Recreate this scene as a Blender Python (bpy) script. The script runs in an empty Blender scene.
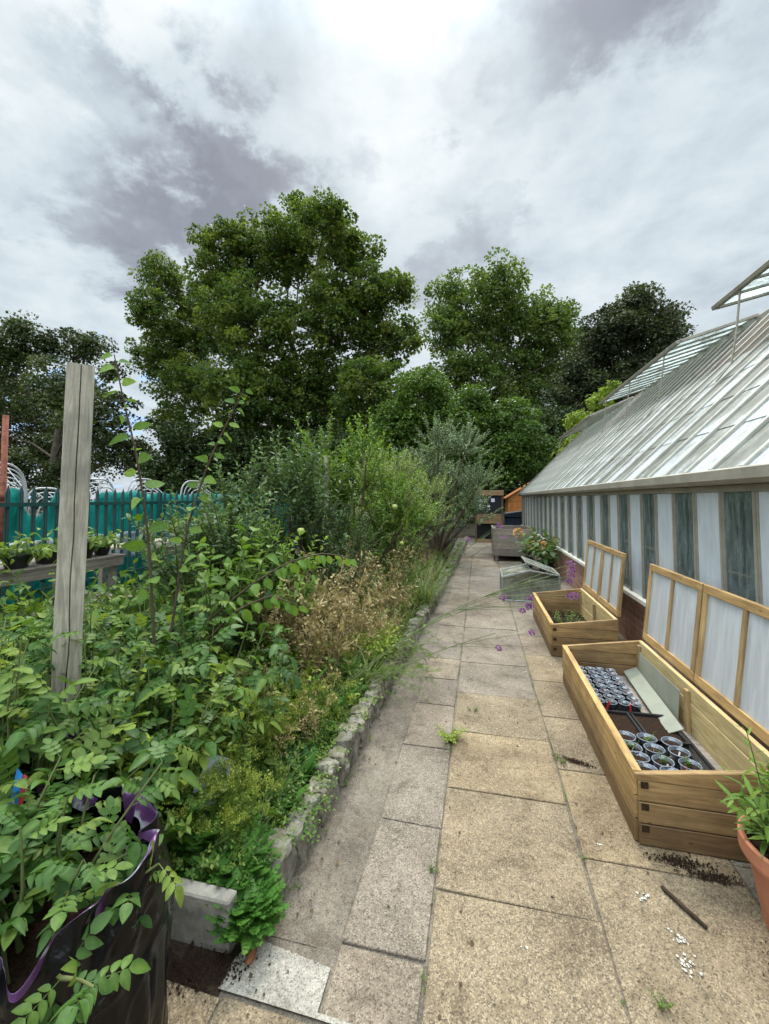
import bpy, math, random
import numpy as np
from mathutils import Vector, Matrix, noise as mn
PI = math.pi
rnd = random.Random(7)
rng = np.random.default_rng(11)
scene = bpy.context.scene
COL = scene.collection

# ------------------------------------------------------------------ materials
def mat_new(name):
    m = bpy.data.materials.new(name); m.use_nodes = True
    nt = m.node_tree; nt.nodes.clear()
    return m, nt
def nd(nt, typ, **kw):
    n = nt.nodes.new(typ)
    for k, v in kw.items():
        if k.startswith('i_'):
            key = k[2:].replace('_', ' ')
            n.inputs[key].default_value = v
        elif k.startswith('n'):
            if k[1:].isdigit(): n.inputs[int(k[1:])].default_value = v
            else: setattr(n, k, v)
        else: setattr(n, k, v)
    return n
def ln(nt, a, ai, b, bi): nt.links.new(a.outputs[ai], b.inputs[bi])
def ramp(nt, stops):
    r = nt.nodes.new('ShaderNodeValToRGB'); e = r.color_ramp.elements
    while len(e) < len(stops): e.new(.5)
    for i, (p, c) in enumerate(stops):
        e[i].position = p; e[i].color = (c[0], c[1], c[2], 1)
    return r
def noise_n(nt, vec, scale, detail=4, rough=.6, dist=0.):
    n = nt.nodes.new('ShaderNodeTexNoise')
    n.inputs['Scale'].default_value = scale; n.inputs['Detail'].default_value = detail
    n.inputs['Roughness'].default_value = rough; n.inputs['Distortion'].default_value = dist
    if vec is not None: nt.links.new(vec, n.inputs['Vector'])
    return n
def coords(nt, sc=(1, 1, 1), obj=True):
    t = nt.nodes.new('ShaderNodeTexCoord'); m = nt.nodes.new('ShaderNodeMapping')
    m.inputs['Scale'].default_value = sc
    nt.links.new(t.outputs['Object' if obj else 'Generated'], m.inputs['Vector'])
    return m.outputs['Vector']
def mixc(nt, f, a, b, mode='MIX'):
    m = nt.nodes.new('ShaderNodeMix'); m.data_type = 'RGBA'; m.blend_type = mode
    for v, i in ((f, 0), (a, 6), (b, 7)):
        if hasattr(v, 'links'): nt.links.new(v, m.inputs[i])
        elif i == 0: m.inputs[0].default_value = v
        else: m.inputs[i].default_value = (v[0], v[1], v[2], 1)
    return m.outputs[2]
def bump(nt, h, strength=.4, dist=.01):
    b = nt.nodes.new('ShaderNodeBump'); b.inputs['Strength'].default_value = strength
    b.inputs['Distance'].default_value = dist; nt.links.new(h, b.inputs['Height'])
    return b.outputs['Normal']
def finish(nt, col, rough=.8, normal=None, spec=.35, metal=0.):
    p = nt.nodes.new('ShaderNodeBsdfPrincipled'); o = nt.nodes.new('ShaderNodeOutputMaterial')
    if hasattr(col, 'links'): nt.links.new(col, p.inputs['Base Color'])
    else: p.inputs['Base Color'].default_value = (*col, 1)
    if hasattr(rough, 'links'): nt.links.new(rough, p.inputs['Roughness'])
    else: p.inputs['Roughness'].default_value = rough
    p.inputs['Specular IOR Level'].default_value = spec; p.inputs['Metallic'].default_value = metal
    if normal is not None: nt.links.new(normal, p.inputs['Normal'])
    nt.links.new(p.outputs[0], o.inputs[0])
    return p
def attr(nt, name='tint'):
    a = nt.nodes.new('ShaderNodeAttribute'); a.attribute_name = name
    return a.outputs['Fac']

def foliage_mat(name, c0, c1, c2, trans=.35, rough=.55, spec=.22, back=None, fine=False):
    m, nt = mat_new(name)
    r = ramp(nt, [(0, c0), (.5, c1), (1, c2)]); nt.links.new(attr(nt), r.inputs[0])
    col = r.outputs[0]
    col2 = col
    if fine:
        n = noise_n(nt, coords(nt), 60, 3); rr = ramp(nt, [(.3, (.68, .7, .6)), (.55, (1, 1, 1)), (.75, (1.25, 1.2, .9))]); ln(nt, n, 0, rr, 0)
        col2 = mixc(nt, .8, col, rr.outputs[0], 'MULTIPLY')
    if back is not None:
        g = nt.nodes.new('ShaderNodeNewGeometry')
        col2 = mixc(nt, g.outputs['Backfacing'], col2, back)
    p = nt.nodes.new('ShaderNodeBsdfPrincipled'); p.inputs['Roughness'].default_value = rough
    p.inputs['Specular IOR Level'].default_value = spec
    nt.links.new(col2, p.inputs['Base Color'])
    t = nt.nodes.new('ShaderNodeBsdfTranslucent')
    tc = mixc(nt, 1., col2, (1.5, 1.5, .7), 'MULTIPLY'); nt.links.new(tc, t.inputs[0])
    mx = nt.nodes.new('ShaderNodeMixShader'); mx.inputs[0].default_value = trans
    o = nt.nodes.new('ShaderNodeOutputMaterial')
    nt.links.new(p.outputs[0], mx.inputs[1]); nt.links.new(t.outputs[0], mx.inputs[2]); nt.links.new(mx.outputs[0], o.inputs[0])
    return m
def wood_mat(name, dark, light, scale=(3, 3, 3), axis=1, rough=.7, stain=.4, bumpk=.3):
    m, nt = mat_new(name)
    sc = [46, 46, 46]; sc[axis] = 3.6
    v = coords(nt, tuple(sc))
    n = noise_n(nt, v, 1.0, 6, .65, 1.2)
    r = ramp(nt, [(.3, dark), (.62, light)]); ln(nt, n, 0, r, 0)
    n2 = noise_n(nt, coords(nt), 4, 5, .6)
    r2 = ramp(nt, [(.34, (.42, .43, .46)), (.6, (1, 1, 1))]); ln(nt, n2, 0, r2, 0)
    c = mixc(nt, min(1, stain*1.4), r.outputs[0], r2.outputs[0], 'MULTIPLY')
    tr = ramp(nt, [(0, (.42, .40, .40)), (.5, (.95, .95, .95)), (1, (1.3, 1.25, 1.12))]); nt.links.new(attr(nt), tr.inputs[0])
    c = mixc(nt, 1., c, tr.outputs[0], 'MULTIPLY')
    # knots
    vo = nt.nodes.new('ShaderNodeTexVoronoi'); vo.inputs['Scale'].default_value = 5
    nt.links.new(coords(nt, tuple(1.0 if i == axis else 2.2 for i in range(3))), vo.inputs['Vector'])
    kr = ramp(nt, [(.03, (.25, .16, .1)), (.075, (1, 1, 1))]); ln(nt, vo, 0, kr, 0)
    c = mixc(nt, .8, c, kr.outputs[0], 'MULTIPLY')
    finish(nt, c, rough, bump(nt, n.outputs[0], bumpk, .003))
    return m
def flat_mat(name, c, rough=.6, spec=.4, metal=0., var=.25, scale=8, bumps=0.):
    m, nt = mat_new(name)
    n = noise_n(nt, coords(nt), scale, 5, .65)
    lo = tuple(x*(1-var) for x in c); hi = tuple(min(1, x*(1+var)) for x in c)
    r = ramp(nt, [(.3, lo), (.7, hi)]); ln(nt, n, 0, r, 0)
    finish(nt, r.outputs[0], rough, bump(nt, n.outputs[0], bumps, .01) if bumps else None, spec, metal)
    return m

def paving_mat(name, a, b, speck=(.07, .06, .05), light=(.55, .48, .36), grain=230):
    m, nt = mat_new(name)
    v = coords(nt)
    n = noise_n(nt, v, 2.3, 7, .62)
    r = ramp(nt, [(.32, a), (.68, b)]); ln(nt, n, 0, r, 0)
    tr = ramp(nt, [(0, (.66, .68, .72)), (.5, (1, 1, 1)), (1, (1.2, 1.12, .98))]); nt.links.new(attr(nt), tr.inputs[0])
    c = mixc(nt, 1., r.outputs[0], tr.outputs[0], 'MULTIPLY')
    vo = nt.nodes.new('ShaderNodeTexVoronoi'); vo.inputs['Scale'].default_value = grain; nt.links.new(v, vo.inputs['Vector'])
    sr = nt.nodes.new('ShaderNodeSeparateColor'); ln(nt, vo, 1, sr, 0)
    dr = ramp(nt, [(.0, (1, 1, 1)), (.22, (1, 1, 1)), (.27, (0, 0, 0))]); ln(nt, sr, 0, dr, 0)
    lr = ramp(nt, [(.0, (0, 0, 0)), (.74, (0, 0, 0)), (.8, (1, 1, 1))]); ln(nt, sr, 1, lr, 0)
    f1 = nt.nodes.new('ShaderNodeMath'); f1.operation = 'MULTIPLY'; f1.inputs[1].default_value = .62; ln(nt, dr, 0, f1, 0)
    f2 = nt.nodes.new('ShaderNodeMath'); f2.operation = 'MULTIPLY'; f2.inputs[1].default_value = .5; ln(nt, lr, 0, f2, 0)
    c = mixc(nt, f1.outputs[0], c, speck); c = mixc(nt, f2.outputs[0], c, light)
    # big dirty stains
    n3 = noise_n(nt, v, .9, 8, .7, .6)
    r3 = ramp(nt, [(.34, (.42, .40, .37)), (.5, (.82, .8, .78)), (.62, (1.05, 1.05, 1.03))]); ln(nt, n3, 0, r3, 0)
    c = mixc(nt, .9, c, r3.outputs[0], 'MULTIPLY')
    n6 = noise_n(nt, v, 6.5, 6, .7, .4); r6 = ramp(nt, [(.33, (.6, .58, .55)), (.47, (1, 1, 1)), (.64, (1, 1, 1)), (.74, (1.22, 1.2, 1.14))]); ln(nt, n6, 0, r6, 0)
    c = mixc(nt, .85, c, r6.outputs[0], 'MULTIPLY')
    n4 = noise_n(nt, v, 42, 4, .7)
    r4 = ramp(nt, [(.3, (.68, .68, .68)), (.62, (1.1, 1.1, 1.1))]); ln(nt, n4, 0, r4, 0)
    c = mixc(nt, .8, c, r4.outputs[0], 'MULTIPLY')
    # small dark spots
    v2 = nt.nodes.new('ShaderNodeTexVoronoi'); v2.inputs['Scale'].default_value = 11; nt.links.new(v, v2.inputs['Vector'])
    r5 = ramp(nt, [(.035, (.3, .28, .25)), (.07, (1, 1, 1))]); ln(nt, v2, 0, r5, 0)
    c = mixc(nt, .75, c, r5.outputs[0], 'MULTIPLY')
    hh = mixc(nt, .5, n4.outputs[0], vo.outputs[0])
    finish(nt, c, .9, bump(nt, hh, .55, .006), .25)
    return m

M = {}
M['paving_buff'] = paving_mat('paving_buff', (.185, .142, .092), (.35, .275, .175), light=(.52, .42, .28))
M['paving_grey'] = paving_mat('paving_grey', (.17, .142, .112), (.30, .25, .195), light=(.44, .375, .29))
M['gravel'] = paving_mat('rough_concrete', (.13, .11, .088), (.27, .23, .18), light=(.36, .31, .24), grain=330)
M['patch'] = paving_mat('pale_mortar', (.27, .25, .21), (.46, .43, .37), speck=(.16, .14, .11), light=(.6, .57, .5), grain=260)
M['soil'] = flat_mat('soil', (.035, .024, .016), .95, .1, var=.6, scale=40, bumps=1.)
M['compost'] = flat_mat('compost', (.032, .019, .012), .95, .1, var=.7, scale=120, bumps=1.)
M['ground'] = flat_mat('ground_earth', (.06, .055, .035), .95, .1, var=.5, scale=3, bumps=.5)

def stone_mat():
    m, nt = mat_new('edging_stone'); v = coords(nt)
    n = noise_n(nt, v, 14, 8, .7); r = ramp(nt, [(.3, (.045, .04, .032)), (.47, (.17, .152, .122)), (.7, (.34, .315, .26))]); ln(nt, n, 0, r, 0)
    tr = ramp(nt, [(0, (.6, .62, .6)), (.5, (1, 1, 1)), (1, (1.2, 1.15, 1.05))]); nt.links.new(attr(nt), tr.inputs[0])
    c = mixc(nt, 1., r.outputs[0], tr.outputs[0], 'MULTIPLY')
    g = nt.nodes.new('ShaderNodeNewGeometry'); s = nt.nodes.new('ShaderNodeSeparateXYZ'); ln(nt, g, 'Normal', s, 0)
    n2 = noise_n(nt, v, 9, 4); mu = nt.nodes.new('ShaderNodeMath'); mu.operation = 'MULTIPLY'; ln(nt, s, 2, mu, 0); ln(nt, n2, 0, mu, 1)
    mr = ramp(nt, [(.40, (0, 0, 0)), (.55, (.85, .85, .85))]); ln(nt, mu, 0, mr, 0)
    c = mixc(nt, mr.outputs[0], c, (.09, .105, .035))
    finish(nt, c, .92, bump(nt, n.outputs[0], .9, .015), .2)
    return m
M['stone'] = stone_mat()
M['wood'] = wood_mat('pine_wood', (.26, .15, .055), (.50, .325, .135), axis=1)
M['wood_x'] = wood_mat('pine_wood_crosswise', (.19, .11, .045), (.40, .255, .11), axis=0)
M['wood_z'] = wood_mat('pine_wood_upright', (.235, .145, .06), (.46, .315, .15), axis=2)
M['wood_in'] = wood_mat('fresh_pine_boards', (.36, .26, .11), (.58, .46, .24), axis=1, stain=.25)
M['notch_shade'] = flat_mat('dark_notch_shade', (.035, .022, .012), .9, .1, var=.5, scale=60)
M['old_wood'] = wood_mat('aged_brown_timber', (.14, .08, .035), (.30, .19, .095), axis=0)
M['wood_grey'] = wood_mat('weathered_timber', (.16, .13, .105), (.34, .29, .24), axis=0)
M['wood_bench'] = wood_mat('weathered_bench_timber', (.15, .13, .10), (.33, .29, .24), axis=1)
M['post'] = wood_mat('silvered_post', (.23, .205, .15), (.47, .43, .34), axis=2, stain=.5, bumpk=.7)
M['orange_wood'] = wood_mat('orange_shed_boards', (.40, .13, .03), (.60, .23, .06), axis=0)
M['rust'] = flat_mat('rusty_steel', (.20, .07, .045), .8, .2, var=.5, scale=12, bumps=.3)
M['frame_paint'] = flat_mat('taupe_greenhouse_paint', (.29, .268, .215), .6, .35, var=.2, scale=6, bumps=.1)
M['bar_paint'] = flat_mat('grey_green_glazing_bar', (.38, .372, .32), .55, .35, var=.25, scale=5, bumps=.1)
M['cream'] = flat_mat('cream_sill_paint', (.62, .60, .52), .6, .35, var=.15, scale=5)
M['green_paint'] = flat_mat('dark_green_paint', (.008, .055, .05), .4, .5, var=.3)
M['black_plastic'] = flat_mat('black_plastic', (.012, .012, .013), .4, .45, var=.3)
M['grey_plastic'] = flat_mat('grey_blue_plastic', (.12, .15, .19), .5, .4)
M['terracotta'] = flat_mat('terracotta', (.38, .155, .085), .75, .25, var=.22, scale=10, bumps=.15)
M['white_wire'] = flat_mat('white_coated_wire', (.36, .36, .37), .5, .4)
M['cup_rim'] = flat_mat('cup_rim_plastic', (.23, .26, .31), .35, .5)
M['alu'] = flat_mat('dull_aluminium', (.26, .26, .24), .6, .3, metal=.3)
M['black_board'] = flat_mat('black_board', (.01, .01, .012), .6, .3)
M['paper'] = flat_mat('paper', (.6, .6, .66), .8, .2, var=.08)
M['navy'] = flat_mat('navy_sheet', (.02, .035, .06), .45, .4, var=.4, scale=5)
M['hose'] = flat_mat('green_hose', (.01, .09, .05), .4, .4)
M['red_label'] = flat_mat('red_label', (.5, .03, .03), .5, .4)
M['white_label'] = flat_mat('white_label', (.65, .66, .66), .5, .4)
M['pink_label'] = flat_mat('pink_label', (.55, .25, .2), .5, .4)
M['splash'] = flat_mat('white_paint_splash', (.52, .50, .45), .8, .2, var=.1, scale=30)
M['snail'] = flat_mat('brown_leaf', (.22, .09, .04), .7, .3, var=.5, scale=30)
M['stick'] = flat_mat('dark_stick', (.045, .03, .02), .85, .2, var=.5, scale=30, bumps=.5)

def purple_mat():
    m, nt = mat_new('purple_print_plastic'); v = coords(nt)
    n = noise_n(nt, v, 9, 3, .5, .4)
    r = ramp(nt, [(.40, (.055, .018, .07)), (.56, (.10, .035, .12)), (.62, (.45, .46, .5)), (.68, (.07, .02, .09))]); ln(nt, n, 0, r, 0)
    n2 = noise_n(nt, v, 45, 4, .6)
    finish(nt, r.outputs[0], .32, bump(nt, n2.outputs[0], .4, .008), .5)
    return m
M['purple'] = purple_mat()
def bag_mat():
    m, nt = mat_new('black_bag_plastic')
    v = coords(nt, (5, 5, 5))
    n = noise_n(nt, v, 3.0, 3, .5, .6)
    finish(nt, (.003, .003, .0035), .24, bump(nt, n.outputs[0], .3, .02), .3)
    return m
M['bag'] = bag_mat()

def brick_mat():
    m, nt = mat_new('red_brick_wall')
    t = nt.nodes.new('ShaderNodeTexCoord'); s = nt.nodes.new('ShaderNodeSeparateXYZ'); ln(nt, t, 'Object', s, 0)
    c = nt.nodes.new('ShaderNodeCombineXYZ'); ad = nt.nodes.new('ShaderNodeMath'); ad.operation = 'ADD'
    ln(nt, s, 0, ad, 0); ln(nt, s, 1, ad, 1); nt.links.new(ad.outputs[0], c.inputs[0]); ln(nt, s, 2, c, 1)
    b = nt.nodes.new('ShaderNodeTexBrick'); ln(nt, c, 0, b, 0)
    b.inputs['Scale'].default_value = 1; b.inputs['Brick Width'].default_value = .225; b.inputs['Row Height'].default_value = .075
    b.inputs['Mortar Size'].default_value = .006; b.inputs['Color1'].default_value = (.33, .16, .11, 1)
    b.inputs['Color2'].default_value = (.42, .24, .16, 1); b.inputs['Mortar'].default_value = (.34, .30, .25, 1)
    n = noise_n(nt, t.outputs['Object'], 12, 6, .7)
    r = ramp(nt, [(.3, (.5, .5, .5)), (.65, (1.1, 1.1, 1.1))]); ln(nt, n, 0, r, 0)
    col = mixc(nt, .8, b.outputs[0], r.outputs[0], 'MULTIPLY')
    finish(nt, col, .9, bump(nt, col, .5, .01), .2)
    return m
M['brick'] = brick_mat()

def washed_glass(name, a, b, trans, rough=.25, sc=(1, 1, 1), streak=1.):
    """whitewashed / milky pane: diffuse + translucent paint film under a glossy face"""
    m, nt = mat_new(name)
    n = noise_n(nt, coords(nt, sc), 3.0 * streak, 7, .68, .5)
    r = ramp(nt, [(.33, a), (.64, b)]); ln(nt, n, 0, r, 0)
    p = nt.nodes.new('ShaderNodeBsdfPrincipled'); p.inputs['Roughness'].default_value = rough
    p.inputs['Specular IOR Level'].default_value = .5; ln(nt, r, 0, p, 'Base Color')
    t = nt.nodes.new('ShaderNodeBsdfTranslucent'); ln(nt, r, 0, t, 0)
    mx = nt.nodes.new('ShaderNodeMixShader'); mx.inputs[0].default_value = trans
    o = nt.nodes.new('ShaderNodeOutputMaterial')
    ln(nt, p, 0, mx, 1); ln(nt, t, 0, mx, 2); ln(nt, mx, 0, o, 0)
    return m
M['pane_white'] = washed_glass('whitewashed_pane', (.62, .68, .72), (.82, .86, .89), .3, .3, (6, 6, 1))
M['pane_lid'] = washed_glass('milky_polycarbonate', (.66, .68, .69), (.84, .86, .87), .5, .3, (6, 9, 1))
M['sheet_clear'] = washed_glass('scuffed_acrylic_sheet', (.36, .38, .30), (.5, .51, .42), .4, .25)
def dirty_glass(name, tint, dirt, amount=.5, scale=3., gloss_rough=.06, sc=(1, 1, 1), film=False):
    m, nt = mat_new(name)
    g = nt.nodes.new('ShaderNodeBsdfGlossy'); g.inputs['Roughness'].default_value = gloss_rough
    tr = nt.nodes.new('ShaderNodeBsdfTransparent'); tr.inputs[0].default_value = (*tint, 1)
    fr = nt.nodes.new('ShaderNodeFresnel'); fr.inputs[0].default_value = 1.6
    m1 = nt.nodes.new('ShaderNodeMixShader'); ln(nt, fr, 0, m1, 0); ln(nt, tr, 0, m1, 1); ln(nt, g, 0, m1, 2)
    d = nt.nodes.new('ShaderNodeBsdfTranslucent' if film else 'ShaderNodeBsdfDiffuse'); d.inputs[0].default_value = (*dirt, 1)
    n = noise_n(nt, coords(nt, sc), scale, 7, .7, .4)
    r = ramp(nt, [(.35, (amount*.12,)*3), (.5, (amount*.6,)*3), (.7, (amount*1.1,)*3)]); ln(nt, n, 0, r, 0)
    m2 = nt.nodes.new('ShaderNodeMixShader'); ln(nt, r, 0, m2, 0); ln(nt, m1, 0, m2, 1); ln(nt, d, 0, m2, 2)
    o = nt.nodes.new('ShaderNodeOutputMaterial'); ln(nt, m2, 0, o, 0)
    return m
M['pane_dark'] = dirty_glass('dirty_glass_with_reflections', (.66, .74, .70), (.26, .32, .31), .62, 4, sc=(5, 5, .8))  # dirt film whose blotchy contrast also paints in reflected foliage
M['pane_vent'] = dirty_glass('vent_glass', (.80, .88, .86), (.62, .72, .70), .75, 2, film=True)
M['glass_old'] = dirty_glass('old_cold_frame_glass', (.7, .74, .66), (.33, .34, .28), .6, 6)
M['cup'] = dirty_glass('clear_cup_plastic', (.8, .84, .88), (.36, .40, .46), .32, 20, .15)
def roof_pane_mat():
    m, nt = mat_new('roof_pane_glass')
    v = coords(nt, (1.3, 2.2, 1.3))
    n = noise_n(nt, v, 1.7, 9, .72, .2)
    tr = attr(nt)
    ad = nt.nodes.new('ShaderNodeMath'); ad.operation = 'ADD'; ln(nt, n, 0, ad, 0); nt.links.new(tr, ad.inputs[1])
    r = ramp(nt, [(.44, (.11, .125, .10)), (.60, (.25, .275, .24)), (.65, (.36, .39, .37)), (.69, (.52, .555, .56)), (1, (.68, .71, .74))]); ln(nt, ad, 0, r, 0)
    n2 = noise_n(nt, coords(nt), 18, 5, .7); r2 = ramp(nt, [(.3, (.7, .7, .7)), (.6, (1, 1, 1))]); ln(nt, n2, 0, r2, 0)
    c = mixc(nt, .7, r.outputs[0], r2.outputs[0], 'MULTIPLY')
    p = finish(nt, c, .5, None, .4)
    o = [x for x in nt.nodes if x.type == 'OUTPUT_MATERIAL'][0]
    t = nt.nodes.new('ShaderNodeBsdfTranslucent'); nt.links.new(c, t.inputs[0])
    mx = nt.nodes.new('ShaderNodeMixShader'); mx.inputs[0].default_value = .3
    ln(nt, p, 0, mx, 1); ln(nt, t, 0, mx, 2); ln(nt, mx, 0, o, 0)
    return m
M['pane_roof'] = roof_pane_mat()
M['roof_shade'] = flat_mat('brown_roof_shade', (.115, .09, .065), .8, .2, var=.35, scale=5)
def netting_mat():
    m, nt = mat_new('teal_debris_netting')
    n = noise_n(nt, coords(nt, (1, 2, 1)), 2.5, 6, .65, .5)
    r = ramp(nt, [(.3, (.0, .16, .145)), (.55, (.012, .38, .33)), (.8, (.06, .56, .5))]); ln(nt, n, 0, r, 0)
    p = nt.nodes.new('ShaderNodeBsdfPrincipled'); p.inputs['Roughness'].default_value = .5; ln(nt, r, 0, p, 'Base Color')
    nt.links.new(bump(nt, n.outputs[0], .8, .06), p.inputs['Normal'])
    t = nt.nodes.new('ShaderNodeBsdfTranslucent'); ln(nt, r, 0, t, 0)
    mx = nt.nodes.new('ShaderNodeMixShader'); mx.inputs[0].default_value = .45
    o = nt.nodes.new('ShaderNodeOutputMaterial'); ln(nt, p, 0, mx, 1); ln(nt, t, 0, mx, 2); ln(nt, mx, 0, o, 0)
    return m
M['netting'] = netting_mat()
M['film'] = washed_glass('clear_film', (.35, .42, .43), (.7, .75, .78), .4, .25)

# foliage
F = {}
F['plane'] = foliage_mat('plane_leaves', (.036, .068, .015), (.078, .125, .024), (.165, .20, .038), .4, .5)
F['plane2'] = foliage_mat('maple_leaves', (.045, .08, .02), (.085, .135, .03), (.16, .21, .05), .4, .5)
F['dark'] = foliage_mat('purple_dark_leaves', (.025, .034, .017), (.046, .058, .026), (.085, .10, .038), .25, .55)
F['evergreen'] = foliage_mat('evergreen_leaves', (.018, .032, .009), (.032, .054, .014), (.065, .095, .024), .2, .55)
F['left'] = foliage_mat('locust_leaves', (.024, .036, .012), (.045, .066, .02), (.09, .11, .03), .25, .5)
F['mid'] = foliage_mat('hedge_leaves', (.035, .072, .012), (.07, .125, .02), (.12, .19, .03), .3, .5)
F['sap'] = foliage_mat('lime_leaves', (.10, .16, .02), (.17, .24, .035), (.25, .31, .05), .4, .5)
F['silver'] = foliage_mat('silver_leaves', (.065, .12, .05), (.12, .195, .09), (.24, .33, .19), .2, .5, back=(.17, .23, .15))
F['willow'] = foliage_mat('pale_willow_leaves', (.13, .18, .055), (.22, .28, .10), (.34, .40, .16), .3, .5)
F['apple'] = foliage_mat('apple_leaves', (.034, .07, .025), (.065, .12, .042), (.12, .185, .075), .28, .55, .22, back=(.09, .145, .06))
F['pear'] = foliage_mat('pear_leaves', (.06, .125, .022), (.11, .20, .035), (.20, .30, .055), .35, .55, .2, fine=True)
F['potato'] = foliage_mat('potato_leaves', (.028, .075, .016), (.068, .145, .030), (.19, .26, .05), .33, .5, .25, fine=True)
F['lime'] = foliage_mat('yellow_green_leaves', (.11, .16, .02), (.19, .26, .03), (.33, .38, .05), .35, .5)
F['weed'] = foliage_mat('weed_leaves', (.038, .08, .018), (.08, .15, .03), (.20, .265, .05), .3, .5)
F['parsley'] = foliage_mat('parsley_leaves', (.035, .10, .018), (.065, .165, .028), (.12, .25, .045), .35, .45)
F['dry'] = foliage_mat('dry_stems', (.15, .12, .05), (.29, .225, .105), (.47, .38, .21), .2, .7, .2)
F['fennel'] = foliage_mat('umbel_leaves', (.05, .105, .018), (.11, .18, .03), (.27, .31, .055), .3, .5)
F['strap'] = foliage_mat('strap_leaves', (.05, .10, .025), (.11, .18, .05), (.27, .30, .11), .25, .45)
F['stem'] = foliage_mat('green_stem', (.06, .08, .03), (.10, .13, .04), (.16, .15, .06), .0, .6, .3)
F['brown'] = flat_mat('brown_twig', (.075, .055, .035), .85, .2, var=.4, scale=20)
F['bark'] = flat_mat('tree_bark', (.075, .062, .045), .9, .15, var=.5, scale=5, bumps=.6)
F['verbena'] = foliage_mat('verbena_flowers', (.12, .03, .16), (.26, .09, .32), (.42, .22, .48), .3, .6)
F['hydr'] = foliage_mat('dusty_pink_petals', (.45, .18, .10), (.6, .32, .2), (.7, .45, .33), .3, .6)

# ------------------------------------------------------------------ object helpers
def link(o, parent=None):
    COL.objects.link(o)
    if parent is not None: o.parent = parent
    return o
def tag(o, label=None, cat=None, group=None, kind=None):
    if label: o['label'] = label
    if cat: o['category'] = cat
    if group: o['group'] = group
    if kind: o['kind'] = kind
    return o
def empty(name, loc=(0, 0, 0), rz=0., parent=None):
    o = bpy.data.objects.new(name, None); o.location = loc; o.rotation_euler = (0, 0, rz)
    o.empty_display_size = .1
    return link(o, parent)
def kids(o): return [c for c in COL.objects if c.parent == o]
def copy_tree(o, parent=None):
    c = o.copy(); COL.objects.link(c)
    if parent is not None: c.parent = parent
    for ch in kids(o): copy_tree(ch, c)
    return c

class MB:
    """collects solid shapes, builds ONE mesh object"""
    def __init__(s): s.v = []; s.f = []; s.t = []
    def add(s, vs, fs, tint=.5):
        b = len(s.v); s.v += [tuple(v) for v in vs]; s.f += [tuple(b+i for i in f) for f in fs]; s.t += [tint]*len(vs)
    def box(s, x0, x1, y0, y1, z0, z1, tint=.5):
        s.add([(x0, y0, z0), (x1, y0, z0), (x1, y1, z0), (x0, y1, z0), (x0, y0, z1), (x1, y0, z1), (x1, y1, z1), (x0, y1, z1)],
              [(0, 3, 2, 1), (4, 5, 6, 7), (0, 1, 5, 4), (1, 2, 6, 5), (2, 3, 7, 6), (3, 0, 4, 7)], tint)
    def hexa(s, pts, tint=.5):
        s.add(pts, [(0, 3, 2, 1), (4, 5, 6, 7), (0, 1, 5, 4), (1, 2, 6, 5), (2, 3, 7, 6), (3, 0, 4, 7)], tint)
    def bar(s, p0, p1, w, h, up=(0, 0, 1), tint=.5):
        p0 = Vector(p0); p1 = Vector(p1); d = (p1-p0).normalized(); u = Vector(up)
        r = d.cross(u).normalized()*(w/2); u = r.cross(d).normalized()*(h/2)
        s.hexa([p0-r-u, p0+r-u, p1+r-u, p1-r-u, p0-r+u, p0+r+u, p1+r+u, p1-r+u], tint)
    def tube(s, pts, r, n=8, tint=.5, cap=True):
        pts = [Vector(p) for p in pts]; m = len(pts); b = len(s.v); ref = Vector((.3, .2, 1)).normalized()
        for i, p in enumerate(pts):
            d = (pts[min(i+1, m-1)]-pts[max(i-1, 0)]).normalized()
            a = d.cross(ref)
            if a.length < .05: a = d.cross(Vector((1, 0, 0)))
            a.normalize(); c = d.cross(a); rr = r[i] if hasattr(r, '__len__') else r
            for k in range(n):
                t = 2*PI*k/n; q = p+a*math.cos(t)*rr+c*math.sin(t)*rr
                s.v.append(tuple(q)); s.t.append(tint)
        for i in range(m-1):
            for k in range(n):
                a0 = b+i*n+k; a1 = b+i*n+(k+1) % n; s.f.append((a0, a1, a1+n, a0+n))
        if cap:
            s.f.append(tuple(b+k for k in range(n))[::-1]); s.f.append(tuple(b+(m-1)*n+k for k in range(n)))
    def lathe(s, prof, n=24, c=(0, 0), tint=.5, jig=0.):
        b = len(s.v); m = len(prof)
        for r, z in prof:
            for k in range(n):
                t = 2*PI*k/n; s.v.append((c[0]+r*math.cos(t), c[1]+r*math.sin(t), z)); s.t.append(tint)
        for i in range(m-1):
            for k in range(n):
                a0 = b+i*n+k; a1 = b+i*n+(k+1) % n; s.f.append((a0, a1, a1+n, a0+n))
    def prism(s, poly, y0, y1, tint=.5):      # poly in (x,z), extruded along y
        n = len(poly); b = len(s.v)
        for y in (y0, y1):
            for x, z in poly: s.v.append((x, y, z)); s.t.append(tint)
        s.f.append(tuple(b+i for i in range(n))); s.f.append(tuple(b+n+i for i in range(n))[::-1])
        for i in range(n):
            j = (i+1) % n; s.f.append((b+i, b+n+i, b+n+j, b+j))
    def mesh(s, name):
        me = bpy.data.meshes.new(name); me.from_pydata(s.v, [], s.f)
        a = me.attributes.new('tint', 'FLOAT', 'POINT'); a.data.foreach_set('value', s.t); me.update()
        return me
    def build(s, name, mat, parent=None, bevel=0., smooth=False, loc=None):
        me = s.mesh(name); me.materials.append(mat)
        if smooth: me.polygons.foreach_set('use_smooth', [True]*len(me.polygons))
        o = bpy.data.objects.new(name, me); link(o, parent)
        if loc: o.location = loc
        if bevel:
            bm = o.modifiers.new('bevel', 'BEVEL'); bm.width = bevel; bm.segments = 1; bm.limit_method = 'ANGLE'
        return o

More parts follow.
